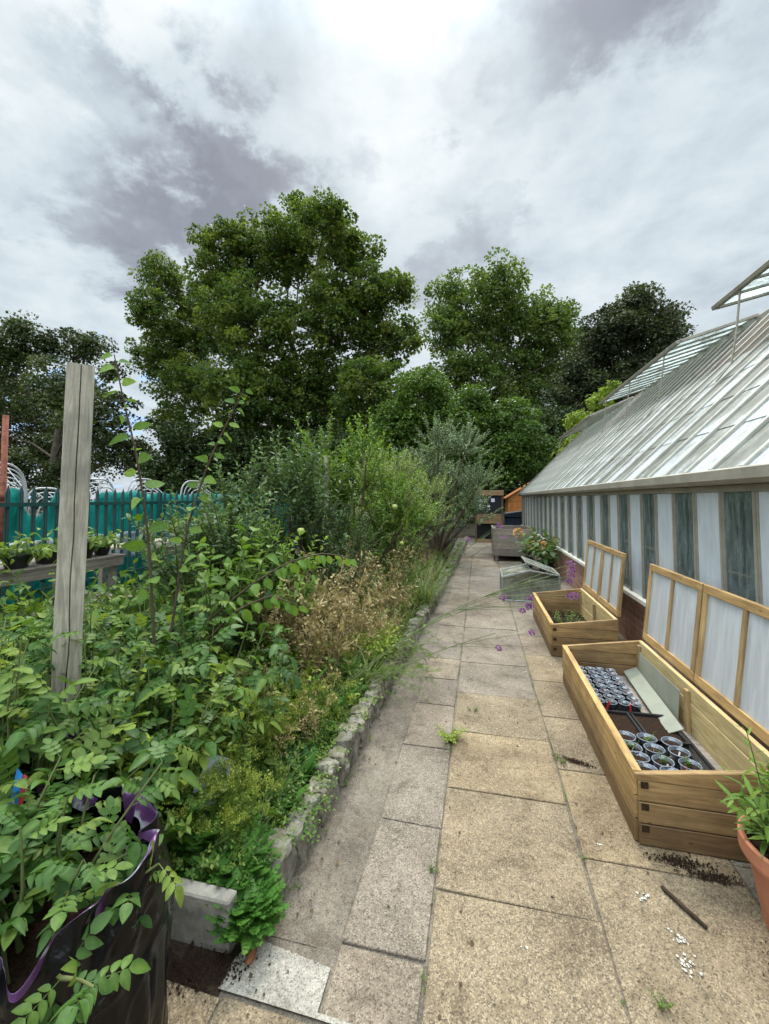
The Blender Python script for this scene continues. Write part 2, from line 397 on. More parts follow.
# ---- foliage mesh collector (numpy)
def tmpl_leaf(w=.5, fold=.12, droop=.15, seg=(.22, .5, .78), prof=(.8, 1., .62)):
    v = [(0, 0, 0)]; t = []
    for y, p in zip(seg, prof):
        z = -droop*y*y
        v += [(-w/2*p, y, z+fold*w*p), (0, y, z), (w/2*p, y, z+fold*w*p)]
    v.append((0, 1, -droop)); n = len(v)-1
    t += [(0, 2, 1), (0, 3, 2)]
    for i in range(len(seg)-1):
        a = 1+3*i; b = a+3
        t += [(a, a+1, b+1), (a, b+1, b), (a+1, a+2, b+2), (a+1, b+2, b+1)]
    a = 1+3*(len(seg)-1); t += [(a, a+1, n), (a+1, a+2, n)]
    V = np.array(v, float); return V, np.array(t, int), np.where(np.abs(V[:, 0]) < 1e-6, .11, -.05)
T_BIG = tmpl_leaf(.62, .14, .22, (.15, .38, .62, .84), (.72, 1., .86, .48))
T_OVAL = tmpl_leaf(.5, .16, .2)
T_NARROW = tmpl_leaf(.22, .15, .2, (.35, .7), (.95, .8))
T_MID = tmpl_leaf(.55, .15, .12, (.45,), (1.,))
T_QUAD = (np.array([(0, 0, 0), (-.42, .5, .06), (0, 1, -.05), (.42, .5, .06)], float), np.array([(0, 3, 1), (1, 3, 2)]))
T_SLIM = (np.array([(0, 0, 0), (-.12, .5, .03), (0, 1, -.1), (.12, .5, .03)], float), np.array([(0, 3, 1), (1, 3, 2)]))
T_LOBED = (np.array([(0, 0, 0), (-.45, .15, .05), (-.3, .42, 0), (-.5, .7, .07), (-.15, .68, 0), (0, 1.05, -.08), (.15, .68, 0), (.5, .7, .07), (.3, .42, 0), (.45, .15, .05), (0, .45, -.04)], float),
           np.array([(0, 10, 1), (1, 10, 2), (2, 10, 3), (3, 10, 4), (4, 10, 5), (5, 10, 6), (6, 10, 7), (7, 10, 8), (8, 10, 9), (9, 10, 0)]))
def unit(a): return a/np.maximum(np.linalg.norm(a, axis=-1, keepdims=True), 1e-9)
def compose(parts):
    """join (template, origin, dir, normal, length) into one template"""
    V = []; T = []; O = []; n = 0
    for tm, o, d, nn, L in parts:
        O.append(tm[2] if len(tm) > 2 else np.zeros(len(tm[0])))
        d = unit(np.array(d, float)); x = unit(np.cross(d, np.array(nn, float))); z = np.cross(x, d)
        R = np.stack([x, d, z], 0)
        v = tm[0]@R*L+np.array(o, float); V.append(v); T.append(tm[1]+n); n += len(v)
    return np.concatenate(V), np.concatenate(T), np.concatenate(O)
def compound(pairs=3, term=.42, leaf=T_BIG, w=.3, stalk=.012):
    parts = []
    strip = (np.array([(-.5, 0, 0), (.5, 0, 0), (.3, 1, 0), (-.3, 1, 0)], float)*np.array([stalk*2, 1, 1]), np.array([(0, 1, 2), (0, 2, 3)]))
    parts.append((strip, (0, 0, 0), (0, 1, -.1), (0, 0, 1), .75))
    parts.append((leaf, (0, .66, -.06), (0, 1, -.35), (0, .3, 1), term))
    for i in range(pairs):
        y = .22+.17*i; L = w*(.7+.3*i/max(1, pairs-1))
        for s in (-1, 1):
            parts.append((leaf, (0, y, -.02*i), (s*1., .45, -.15), (0, 0, 1), L))
    return compose(parts)
T_POT = compound(3, .40, T_BIG, .31)
T_ROSE = compound(2, .42, T_OVAL, .32)
def frond(n=7, leaf=T_QUAD):
    parts = []
    strip = (np.array([(-.012, 0, 0), (.012, 0, 0), (.006, 1, 0), (-.006, 1, 0)], float), np.array([(0, 1, 2), (0, 2, 3)]))
    parts.append((strip, (0, 0, 0), (0, 1, 0), (0, 0, 1), .95))
    for i in range(n):
        y = .3+.6*i/(n-1); L = .26*(1-.55*i/(n-1))
        for s in (-1, 1):
            parts.append((leaf, (0, y, 0), (s, .6, .1*s), (0, 0, 1), L))
            parts.append((leaf, (s*L*.4, y+L*.2, 0), (s*.5, 1, -.1), (0, 0, 1), L*.6))
    parts.append((leaf, (0, .9, 0), (0, 1, 0), (0, 0, 1), .16))
    return compose(parts)
T_FROND = frond(5, T_LOBED)
T_FEATHER = frond(7, T_SLIM)

class Fol:
    def __init__(s): s.V = []; s.T = []; s.C = []; s.n = 0
    def raw(s, V, T, C):
        s.V.append(V); s.T.append(T+s.n); s.C.append(C); s.n += len(V)
    def leaves(s, tm, P, D, N, L, tint):
        P = np.atleast_2d(P); k = len(P)
        if k == 0: return
        D = unit(np.atleast_2d(D)+np.zeros((k, 3))); N = np.atleast_2d(N)+np.zeros((k, 3))
        X = np.cross(D, N); bad = np.linalg.norm(X, axis=1) < 1e-3
        X[bad] = np.cross(D[bad], np.array([1., .3, .2])); X = unit(X); Z = np.cross(X, D)
        R = np.stack([X, D, Z], 1)
        tv, tt = tm[0], tm[1]; off = tm[2] if len(tm) > 2 else np.zeros(len(tv)); L = np.zeros(k)+L; tint = np.zeros(k)+tint
        loc = np.repeat(tv[None], k, 0)*np.stack([rng.uniform(.8, 1.15, k), np.ones(k), rng.uniform(.1, 2.4, k)], 1)[:, None, :]
        V = np.einsum('kvj,kji->kvi', loc, R)*L[:, None, None]+P[:, None, :]
        T = tt[None]+(np.arange(k)*len(tv))[:, None, None]
        s.raw(V.reshape(-1, 3), T.reshape(-1, 3), (tint[:, None]+off[None]).ravel())
    def tube(s, pts, r0, r1, n=4, tint=.5):
        pts = np.asarray(pts, float); m = len(pts)
        d = np.gradient(pts, axis=0); d = unit(d)
        a = unit(np.cross(d, np.array([.31, .17, .93]))+1e-6); b = np.cross(d, a)
        th = np.arange(n)*2*PI/n; rr = np.linspace(r0, r1, m)[:, None, None]
        V = pts[:, None, :]+rr*(a[:, None, :]*np.cos(th)[None, :, None]+b[:, None, :]*np.sin(th)[None, :, None])
        i = np.arange(m-1)[:, None]*n; k = np.arange(n)[None]; k2 = (k+1) % n
        q = np.stack([i+k, i+k2, i+n+k2], -1).reshape(-1, 3); q2 = np.stack([i+k, i+n+k2, i+n+k], -1).reshape(-1, 3)
        s.raw(V.reshape(-1, 3), np.concatenate([q, q2]), np.full(m*n, float(tint)))
    def arrays(s): return np.concatenate(s.V), np.concatenate(s.T), np.concatenate(s.C)
    def build(s, name, mat, parent=None, smooth=False):
        V, T, C = s.arrays()
        me = bpy.data.meshes.new(name)
        me.vertices.add(len(V)); me.vertices.foreach_set('co', V.astype(np.float32).ravel())
        me.loops.add(3*len(T)); me.polygons.add(len(T))
        me.polygons.foreach_set('loop_start', np.arange(0, 3*len(T), 3, dtype=np.int32))
        me.loops.foreach_set('vertex_index', T.astype(np.int32).ravel())
        if smooth: me.polygons.foreach_set('use_smooth', np.ones(len(T), bool))
        me.update(calc_edges=True)
        a = me.attributes.new('tint', 'FLOAT', 'POINT'); a.data.foreach_set('value', np.clip(C, 0, 1).astype(np.float32))
        me.materials.append(mat)
        return link(bpy.data.objects.new(name, me), parent)

def rdir(n, zb=0.):
    v = rng.normal(size=(n, 3)); v[:, 2] += zb; return unit(v)
def curve_pts(p0, d0, L, droop=.3, n=7, wob=.04, seed=None):
    p = np.array(p0, float); d = unit(np.array(d0, float)); out = [p.copy()]; st = L/(n-1)
    for i in range(n-1):
        d = unit(d+np.array([0, 0, -droop/(n-1)])+rng.normal(size=3)*wob); p = p+d*st; out.append(p.copy())
    return np.array(out)
def along(pts, t):
    t = np.asarray(t)*(len(pts)-1); i = np.clip(t.astype(int), 0, len(pts)-2); f = (t-i)[:, None]
    return pts[i]*(1-f)+pts[i+1]*f, unit(pts[i+1]-pts[i])
def leafy_shoot(fol, stem, p0, d0, L, tm, ll, n, droop=.2, ang=.9, r=.004, t0=.15, tint=(.5, .25), leafdroop=.0, taper=.6, wob=.04, upn=1., npts=7):
    pts = curve_pts(p0, d0, L, droop, npts, wob)
    if stem is not None: stem.tube(pts, r, r*.4, 4, rng.uniform(.2, .8))
    t = np.linspace(t0, 1, n); P, D = along(pts, t)
    ph = np.arange(n)*2.4+rng.uniform(0, 6.28)
    a = unit(np.cross(D, np.array([.3, .2, .95]))+1e-6); b = np.cross(D, a)
    out = a*np.cos(ph)[:, None]+b*np.sin(ph)[:, None]
    LD = unit(out*math.sin(ang)+D*math.cos(ang)+rng.normal(size=(n, 3))*.15+np.array([0, 0, -leafdroop]))
    N = unit(np.array([[0, 0, upn]])+D*.6+rng.normal(size=(n, 3))*.25)
    S = ll*(1-(1-taper)*t)*rng.uniform(.75, 1.2, n)
    fol.leaves(tm, P, LD, N, S, rng.normal(tint[0], tint[1], n)+.25*(t-.5))
    return pts

# ------------------------------------------------------------------ sky and sun
W = bpy.data.worlds.new("World"); scene.world = W; W.use_nodes = True
nt = W.node_tree; nt.nodes.clear()
SUN_EL = math.radians(49); SUN_AZ = math.radians(-10)      # azimuth from +Y towards +X
sky = nt.nodes.new('ShaderNodeTexSky'); sky.sky_type = 'NISHITA'; sky.sun_disc = False
sky.sun_elevation = SUN_EL; sky.sun_rotation = SUN_AZ; sky.air_density = 1; sky.dust_density = 2
tc = nt.nodes.new('ShaderNodeTexCoord'); sx = nt.nodes.new('ShaderNodeSeparateXYZ'); ln(nt, tc, 'Generated', sx, 0)
def mth(op, a, b=None, clamp=False):
    m = nt.nodes.new('ShaderNodeMath'); m.operation = op; m.use_clamp = clamp
    for i, v in enumerate((a, b)):
        if v is None: continue
        if hasattr(v, 'links'): nt.links.new(v, m.inputs[i])
        else: m.inputs[i].default_value = v
    return m.outputs[0]
zz = mth('ADD', mth('MAXIMUM', sx.outputs[2], 0.0), .22)
cx = mth('DIVIDE', sx.outputs[0], zz); cy = mth('DIVIDE', sx.outputs[1], zz)
cc = nt.nodes.new('ShaderNodeCombineXYZ'); nt.links.new(cx, cc.inputs[0]); nt.links.new(cy, cc.inputs[1])
mp = nt.nodes.new('ShaderNodeMapping'); mp.inputs['Location'].default_value = (3.1, 1.7, 0); nt.links.new(cc.outputs[0], mp.inputs[0])
n1 = noise_n(nt, mp.outputs[0], 1.6, 10, .58, .12)
n2 = noise_n(nt, mp.outputs[0], 5.0, 10, .60, .15)
base = mth('ADD', mth('ADD', mth('MULTIPLY', n1.outputs[0], .34), .155), mth('MULTIPLY', n2.outputs[0], .66))
nw = noise_n(nt, mp.outputs[0], 3.0, 8, .62, 0.)
def blob(d, c0, c1, amt):
    """soft cloud mass in world direction d, its edge broken by noise"""
    vm = nt.nodes.new('ShaderNodeVectorMath'); vm.operation = 'DOT_PRODUCT'
    ln(nt, tc, 'Generated', vm, 0); vm.inputs[1].default_value = Vector(d).normalized()
    v = mth('ADD', vm.outputs['Value'], mth('MULTIPLY', mth('SUBTRACT', nw.outputs[0], .5), .13))
    mr = nt.nodes.new('ShaderNodeMapRange'); mr.interpolation_type = 'SMOOTHSTEP'
    nt.links.new(v, mr.inputs[0]); mr.inputs[1].default_value = c0; mr.inputs[2].default_value = c1
    return mth('MULTIPLY', mr.outputs[0], amt)
blobs = [((-.60, .575, .54), .982, 1.0, -.24), ((-.50, .645, .575), .980, 1.0, -.25), ((-.38, .68, .63), .984, 1.0, -.26), ((-.455, .57, .68), .99, 1., .08), ((.13, .655, .745), .986, 1.0, -.14), ((.24, .62, .75), .982, 1.0, -.15), ((.40, .60, .69), .988, 1.0, -.08), ((-.60, .36, .71), .97, 1.0, .10),
         ((-.12, .66, .745), .965, 1.0, .12), ((-.02, .78, .62), .95, 1.0, .04), ((-.044, .87, .50), .990, .999, -.12), ((.25, .8, .55), .95, 1.0, .04), ((-.80, .45, .38), .95, 1., .05), ((-.55, .42, .72), .95, 1., .12), ((-.597, .462, .656), .975, 1., .14)]
s_ = base
for d, a, b, k in blobs: s_ = mth('ADD', s_, blob(d, a, b, k))
cr = ramp(nt, [(.12, (.135, .148, .175)), (.34, (.178, .196, .226)), (.48, (.232, .262, .294)), (.58, (.288, .330, .360)), (.68, (.336, .380, .408)), (.84, (.405, .444, .462)), (1, (.47, .495, .50))])
nt.links.new(s_, cr.inputs[0])
# small blue gap low in the cloud
bl = blob((-.745, .60, .165), .9988, .9999, 1.0)
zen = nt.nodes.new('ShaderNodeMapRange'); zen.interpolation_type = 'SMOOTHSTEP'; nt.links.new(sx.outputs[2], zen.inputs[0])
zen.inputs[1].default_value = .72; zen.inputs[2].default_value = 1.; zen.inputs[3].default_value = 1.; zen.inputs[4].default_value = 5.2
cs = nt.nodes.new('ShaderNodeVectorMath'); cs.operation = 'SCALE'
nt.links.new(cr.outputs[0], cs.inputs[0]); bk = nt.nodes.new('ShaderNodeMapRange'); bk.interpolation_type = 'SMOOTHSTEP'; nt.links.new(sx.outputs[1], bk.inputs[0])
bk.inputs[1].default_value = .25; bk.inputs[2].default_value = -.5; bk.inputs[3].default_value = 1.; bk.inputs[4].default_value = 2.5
nt.links.new(mth('MULTIPLY', mth('MULTIPLY', zen.outputs[0], bk.outputs[0]), 8.9), cs.inputs['Scale'])  # extra sky brightness added overhead and behind the camera to light the foliage
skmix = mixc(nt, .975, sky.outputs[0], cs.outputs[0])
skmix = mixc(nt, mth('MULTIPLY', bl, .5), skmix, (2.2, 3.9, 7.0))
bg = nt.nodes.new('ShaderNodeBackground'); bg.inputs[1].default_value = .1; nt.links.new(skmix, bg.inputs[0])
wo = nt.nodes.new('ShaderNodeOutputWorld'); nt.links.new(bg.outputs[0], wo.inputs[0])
sd = bpy.data.lights.new('sun', 'SUN'); sd.energy = 1.5; sd.angle = math.radians(14); sd.color = (1, .95, .87)
so = link(bpy.data.objects.new('sun', sd))
sdir = Vector((math.sin(SUN_AZ)*math.cos(SUN_EL), math.cos(SUN_AZ)*math.cos(SUN_EL), math.sin(SUN_EL)))
so.rotation_euler = (-sdir).to_track_quat('-Z', 'Y').to_euler(); so.location = sdir*60

# ------------------------------------------------------------------ ground, path
def kerb_x(y):
    return float(np.interp(y, [1.2, 2.3, 3.66, 6.3, 13, 20], [-.745, -.727, -.696, -.60, -.44, -.42]))
g = MB(); g.box(-600, 600, -300, 900, -.5, -.03); o = g.build('ground', M['ground']); tag(o, kind='structure')
g = MB(); g.box(-.80, 1.56, -1.0, 16.6, -.028, -.008); o = g.build('path_bed', M['gravel']); tag(o, kind='structure')
buff = MB(); grey = MB()
def slab(mb, x0, x1, y0, y1, skew=0., g_=.005):
    t = rnd.uniform(.25, .8); dz = rnd.uniform(-.0015, .0025)
    a = [(x0+g_, y0+g_), (x1-g_, y0+g_), (x1-g_, y1-g_), (x0+g_, y1-g_)]
    j = lambda: rnd.uniform(-.004, .004)
    top = [(x+j(), y+j()+skew*(x-x0)) for x, y in a]
    mb.hexa([(x, y, -.05) for x, y in top]+[(x, y, dz+rnd.uniform(-.001, .001)) for x, y in top], t)
YM = [-1.2, -.62, -.04, .54, 1.12, 1.70, 2.29, 2.84, 3.40, 4.03, 4.54, 5.09, 5.57]
while YM[-1] < 16: YM.append(YM[-1]+.575)
for a, b in zip(YM, YM[1:]):
    slab(buff if a < 3 else grey, -.184, .416, a, b, rnd.uniform(-.01, .01))
YL = [1.22, 1.43, 2.0, 2.62, 3.16]
while YL[-1] < 16: YL.append(YL[-1]+rnd.choice([.45, .6]))
for a, b in zip(YL, YL[1:]): slab(grey, -.48, -.184, a, b)
YR = [-1.0, -.4, .2, .8, 1.38, 1.98, 2.575, 3.16, 3.75]
while YR[-1] < 16: YR.append(YR[-1]+.59)
for a, b in zip(YR, YR[1:]):
    slab(buff if a < 4 else grey, .416, 1.016, a, b, rnd.uniform(-.01, .01)); slab(grey, 1.016, 1.548, a+.1, b+.1)
for k in range(6):                                     # rows across the foot of the bed
    slab(buff, -.184-.3*(k+1), -.184-.3*k, .62, 1.205)
    slab(buff, -.184-.3*(k+1), -.184-.3*k, .02, .61)
slab(grey, -.80, -.48, 16.0, 16.4)
o = buff.build('path', M['paving_buff'], bevel=.0025); tag(o, kind='structure')
o = grey.build('path', M['paving_grey'], bevel=.0025); tag(o, kind='structure')
# rough strip beside the kerb and the pale mortar patch
def sheet(name, x0, x1, y0, y1, z, mat, amp=.006, nx=10, ny=80, xf=None):
    m = MB(); vs = []; fs = []
    for j in range(ny+1):
        y = y0+(y1-y0)*j/ny; xa = xf(y) if xf else x0
        for i in range(nx+1):
            x = xa+(x1-xa)*i/nx; vs.append((x, y, z+amp*mn.noise((x*9, y*9, 2))))
    for j in range(ny):
        for i in range(nx):
            a = j*(nx+1)+i; fs.append((a, a+1, a+nx+2, a+nx+1))
    m.add(vs, fs); return m.build(name, mat, smooth=True)
o = sheet('path', 0, -.484, 1.40, 16.4, -.006, M['gravel'], .004, 6, 200, lambda y: kerb_x(y)-.06); tag(o, kind='structure')
pp_ = [(-.81, 1.214), (-.49, 1.211), (-.30, 1.207), (-.30, 1.222), (-.484, 1.226), (-.486, 1.33)]
pp_ += [(-.487-.011*i, 1.345+.0012*i+.010*mn.noise((i*.9, 0, 3))+.005*mn.noise((i*2.7, 0, 8))) for i in range(27)]+[(-.80, 1.32), (-.812, 1.28), (-.805, 1.25)]
m = MB(); m.add([(x, y, .0012) for x, y in pp_], [tuple(range(len(pp_)))])
o = m.build('path', M['patch']); tag(o, kind='structure')
m = MB(); m.box(-1.9, -.80, .62, 1.32, -.028, -.009); o = m.build('path_bed', M['soil']); tag(o, kind='structure')

# ------------------------------------------------------------------ planting bed soil
o = sheet('soil_bed', -3.3, -.80, 1.34, 14.5, .09, M['soil'], .05, 30, 120, None); tag(o, kind='structure')
o = sheet('ground', -9.0, -3.3, -1.0, 16, -.02, M['ground'], .02, 10, 20, None); tag(o, kind='structure')

# stone edging
def stones(name, label):
    m = MB(); y = 1.50
    while y < 15.5:
        L = rnd.uniform(.075, .15)*(1 if y < 6 else 1.2); x1 = kerb_x(y+L/2)+rnd.uniform(-.008, .008); w = rnd.uniform(.085, .12)
        z1 = .135+rnd.uniform(-.02, .014); z1 *= (1 if y < 5 else .8)
        n = 6; t = rnd.uniform(.15, .95); c = Vector((x1-w/2, y+L/2, z1/2)); h = Vector((w/2, L/2-.004, (z1+.04)/2))
        vs = {}; fs = []; V = []
        def vid(i, j, k):
            if (i, j, k) not in vs:
                p = Vector((2*i/n-1, 2*j/n-1, 2*k/n-1))
                q = Vector([p[a]*(1-.045*(abs(p[(a+1) % 3])**4+abs(p[(a+2) % 3])**4)) for a in range(3)])
                w_ = Vector((c.x+q.x*h.x, c.y+q.y*h.y, c.z+q.z*h.z))
                w_ += Vector((mn.noise(w_*19), mn.noise(w_*19+Vector((7, 0, 0))), mn.noise(w_*19+Vector((0, 9, 0)))))*.018+Vector((mn.noise(w_*55), mn.noise(w_*55+Vector((7, 0, 0))), mn.noise(w_*55+Vector((0, 9, 0)))))*.009
                vs[(i, j, k)] = len(V); V.append(w_)
            return vs[(i, j, k)]
        for a in range(n):
            for b in range(n):
                fs += [(vid(a, b, n), vid(a+1, b, n), vid(a+1, b+1, n), vid(a, b+1, n)),
                       (vid(n, a, b), vid(n, a+1, b), vid(n, a+1, b+1), vid(n, a, b+1)),
                       (vid(0, a, b), vid(0, a, b+1), vid(0, a+1, b+1), vid(0, a+1, b)),
                       (vid(a, 0, b), vid(a+1, 0, b), vid(a+1, 0, b+1), vid(a, 0, b+1)),
                       (vid(a, n, b), vid(a, n, b+1), vid(a+1, n, b+1), vid(a+1, n, b))]
        m.add(V, fs, t); y += L+.008
    o = m.build(name, M['stone'], smooth=False)
    # mortar core behind the joints
    return o
o = stones('stone_edging', ''); tag(o, 'low mossy edging of rough grey stone setts between the bed and the path', 'edging')
m = MB(); m.box(-1.55, -.842, 1.315, 1.37, -.03, .155)
o = m.build('concrete_kerb', flat_mat('concrete_kerb', (.27, .25, .21), .9, .2, var=.4, scale=14, bumps=.5), bevel=.006)
tag(o, 'grey concrete edging block at the near end of the bed behind the black bag', 'edging')

# ------------------------------------------------------------------ greenhouse
GH = empty('greenhouse', (0, 0, 0)); tag(GH, 'long taupe framed greenhouse with open roof vents and brick plinth beside the path', 'greenhouse')
XW = 1.55; ZS = .56; ZE = 1.62; Y0 = -1.0; Y1 = 16.1; XR = 3.80; ZR = 4.00; XB = 6.05
slope = (ZR-1.70)/(XR-1.50)
def rz(x): return 1.70+(x-1.50)*slope
m = MB(); m.box(XW, XW+.22, Y0, Y1, 0, ZS-.05); m.box(XB-.22, XB, Y0, Y1, 0, ZS-.05); m.box(XW+.22, XB-.22, Y1-.22, Y1, 0, ZS-.05); m.build('plinth', M['brick'], GH)
m = MB(); m.box(XW-.05, XW+.2, Y0, Y1+.03, ZS-.048, ZS); m.build('sill', M['cream'], GH, bevel=.006)
m = MB(); m.box(XW+.02, XW+.12, Y0, Y1, ZE-.05, ZE+.08)
m.prism([(XW-.11, ZE+.09), (XW-.13, ZE+.08), (XW-.13, ZE+.02), (XW-.10, ZE-.005), (XW+.018, ZE-.005), (XW+.018, ZE+.05), (XW-.02, ZE+.05), (XW-.05, ZE+.03), (XW-.09, ZE+.03), (XW-.10, ZE+.09)], Y0, Y1+.02)
m.build('gutter', M['frame_paint'], GH)
m = MB(); m.box(XW-.012, XW+.02, Y0, Y1, ZE-.05, ZE-.008); m.build('top_rail', M['frame_paint'], GH)
SP = .345; ys = [2.80+SP*k for k in range(-11, 39)]
ys = [y for y in ys if Y0 < y < Y1-.05]
mul = MB(); mul.box(XW-.006, XW+.05, -.023, .023, ZS+.002, ZE-.052); mul.box(XW-.014, XW-.0065, -.010, .010, ZS+.002, ZE-.055); mo = mul.build('mullion', M['frame_paint'], GH); mo.location.y = ys[0]
for y in ys[1:]:
    c = mo.copy(); COL.objects.link(c); c.location.y = y; c.location.x = rnd.uniform(-.002, .002)
m = MB(); m.box(XW+.003, XW+.007, .022, SP-.022, ZS+.003, ZE-.052)
pd = m.build('window_pane', M['pane_dark'], GH); pd.location.y = ys[0]
m = MB(); m.box(XW+.002, XW+.008, .022, SP-.022, ZS+.003, ZE-.052); pw = m.build('painted_pane', M['pane_white'], GH); pw.location.y = ys[0]+SP
k0 = 0
for k, y in enumerate(ys[:-1]):
    dark = abs(((y-2.80)/SP) % 2) < .5 or abs(((y-2.80)/SP) % 2-2) < .5
    src = pd if dark else pw
    if src.get('used') is None: src['used'] = 1; src.location.y = y; continue
    c = src.copy(); COL.objects.link(c); c.location.y = y
for s_o in (pd, pw):
    pass
for ob in list(COL.objects):
    if 'used' in ob: del ob['used']
# roof bars, panes
def roofpt(x, y, off=0.): return (x-off*slope/math.sqrt(1+slope*slope), y, rz(x)+off/math.sqrt(1+slope*slope))
XT = XR-.05; xs0 = 1.50
bm_ = MB(); bm_.bar(roofpt(xs0, 0, .012), roofpt(XT, 0, .012), .044, .075, up=(0, 1, 0)); bm_.bar(roofpt(xs0, 0, .056), roofpt(XT, 0, .056), .02, .016, up=(0, 1, 0))
# bars use 'up' = y so width lies across
bm_ = MB()
nrm = Vector((-slope, 0, 1)).normalized()
bm_.bar(roofpt(xs0, 0, .004), roofpt(XT, 0, .004), .036, .042, up=nrm)
SPR = SP
b0 = bm_.build('glazing_bar', M['bar_paint'], GH, bevel=.004); first = True
ry = [Y0+.01+SPR*k for k in range(60) if Y0+.01+SPR*k < Y1]; ry.append(Y1-.03)
b0.location.y = ry[0]
for y in ry[1:]:
    c = b0.copy(); COL.objects.link(c); c.location.y = y
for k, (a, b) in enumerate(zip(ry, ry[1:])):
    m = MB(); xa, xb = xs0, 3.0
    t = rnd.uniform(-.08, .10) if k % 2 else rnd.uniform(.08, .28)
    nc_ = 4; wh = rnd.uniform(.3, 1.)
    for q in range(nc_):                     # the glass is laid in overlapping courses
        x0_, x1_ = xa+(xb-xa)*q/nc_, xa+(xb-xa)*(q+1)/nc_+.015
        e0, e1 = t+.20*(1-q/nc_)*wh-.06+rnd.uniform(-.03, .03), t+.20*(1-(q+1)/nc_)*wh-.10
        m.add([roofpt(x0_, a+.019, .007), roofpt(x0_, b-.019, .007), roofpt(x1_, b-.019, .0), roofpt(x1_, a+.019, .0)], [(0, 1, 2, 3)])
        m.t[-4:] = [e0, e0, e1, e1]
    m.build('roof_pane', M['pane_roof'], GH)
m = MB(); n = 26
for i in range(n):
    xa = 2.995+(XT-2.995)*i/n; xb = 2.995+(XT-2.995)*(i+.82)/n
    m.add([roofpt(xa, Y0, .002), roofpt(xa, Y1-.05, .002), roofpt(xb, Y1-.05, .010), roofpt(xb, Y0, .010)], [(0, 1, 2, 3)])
m.build('painted_shade_slats', M['roof_shade'], GH)  # brown slats painted as the shade of the open roof under the vents
m = MB(); m.box(XR-.05, XR+.05, Y0, Y1, ZR-.06, ZR+.035); m.build('ridge', M['frame_paint'], GH, bevel=.01)
m = MB(); m.bar(roofpt(1.42, Y1-.005, .01), roofpt(XR, Y1-.005, .01), .05, .12, up=nrm); m.bar((XR, Y1-.005, ZR), (XB+.1, Y1-.005, 1.68), .05, .12, up=(slope, 0, 1)); m.build('verge_board', M['frame_paint'], GH, bevel=.005)
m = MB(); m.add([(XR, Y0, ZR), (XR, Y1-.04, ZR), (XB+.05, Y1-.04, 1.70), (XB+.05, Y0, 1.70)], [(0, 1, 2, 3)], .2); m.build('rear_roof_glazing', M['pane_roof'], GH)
m = MB(); m.add([(XB-.05, Y0, ZS), (XB-.05, Y1-.04, ZS), (XB-.05, Y1-.04, ZE+.1), (XB-.05, Y0, ZE+.1)], [(0, 1, 2, 3)]); m.build('rear_wall_glazing', M['pane_white'], GH)
m = MB(); m.add([(XW+.03, Y1-.06, ZS), (XB-.05, Y1-.06, ZS), (XB-.05, Y1-.06, 1.66), (XR, Y1-.06, ZR-.05), (XW+.03, Y1-.06, 1.72)], [(0, 1, 2, 3, 4)]); m.build('gable_glazing', M['pane_white'], GH)
m = MB(); m.add([(XW+.03, Y0+.02, 0), (XB-.05, Y0+.02, 0), (XB-.05, Y0+.02, 1.66), (XR, Y0+.02, ZR-.05), (XW+.03, Y0+.02, 1.72)], [(0, 1, 2, 3, 4)]); m.build('gable_glazing', M['pane_white'], GH)
m = MB(); m.box(XW-.02, XW+.10, Y1-.08, Y1+.012, ZS+.002, ZE-.008); m.build('corner_post', M['frame_paint'], GH, bevel=.005)
# roof vents: open lights hinged at the ridge
VX = 2.80
def vent(ya, yb, zf):
    fr = MB(); A = Vector((XR-.03, 0, ZR+.05)); B = Vector((VX, 0, zf)); d = (B-A).normalized(); up = Vector((-d.z, 0, d.x)); up = up if up.z > 0 else -up
    P = lambda q, y: Vector((q.x, y, q.z))
    fr.bar(P(B, ya), P(B, yb), .06, .05, up=up); fr.bar(P(A, ya), P(A, yb), .05, .045, up=up)
    nb = int(round((yb-ya)/SPR)); 
    for k in range(nb+1):
        y = ya+(yb-ya)*k/nb; w = .045 if k in (0, nb) else .022
        fr.bar(P(A, y)-d*.0, P(B, y)-d*.028, w, .043, up=up)
    f = fr.build('roof_vent', M['frame_paint'], GH, bevel=.004)
    gl = MB(); o_ = up*.006
    gl.add([P(A, ya)+o_, P(A, yb)+o_, P(B, yb)+o_, P(B, ya)+o_], [(0, 1, 2, 3)]); gl.build('vent_glass', M['pane_vent'], f)
    for y in ([ya+.5, (ya+yb)/2, yb-.5] if yb-ya > 3.6 else [ya+.5, yb-.35]):
        s = MB(); foot = Vector((2.72, y, rz(2.72)+.05))
        s.tube([P(B, y)-up*.03, P(B, y)*.45+foot*.55-up*.01, foot+Vector((-.02, 0, .03)), foot+Vector((-.17, 0, -.16))], .011, 6)
        s.build('vent_strut', M['frame_paint'], f)
vent(11.4, 16.0, 3.64); vent(6.62, 10.6, 3.76); vent(1.9, 5.70, 3.83)
# inside: benches and plants seen through the panes
m = MB(); m.box(XW+.25, XB-.25, Y0+.1, Y1-.3, -.02, .012); m.build('floor', M['ground'], GH)

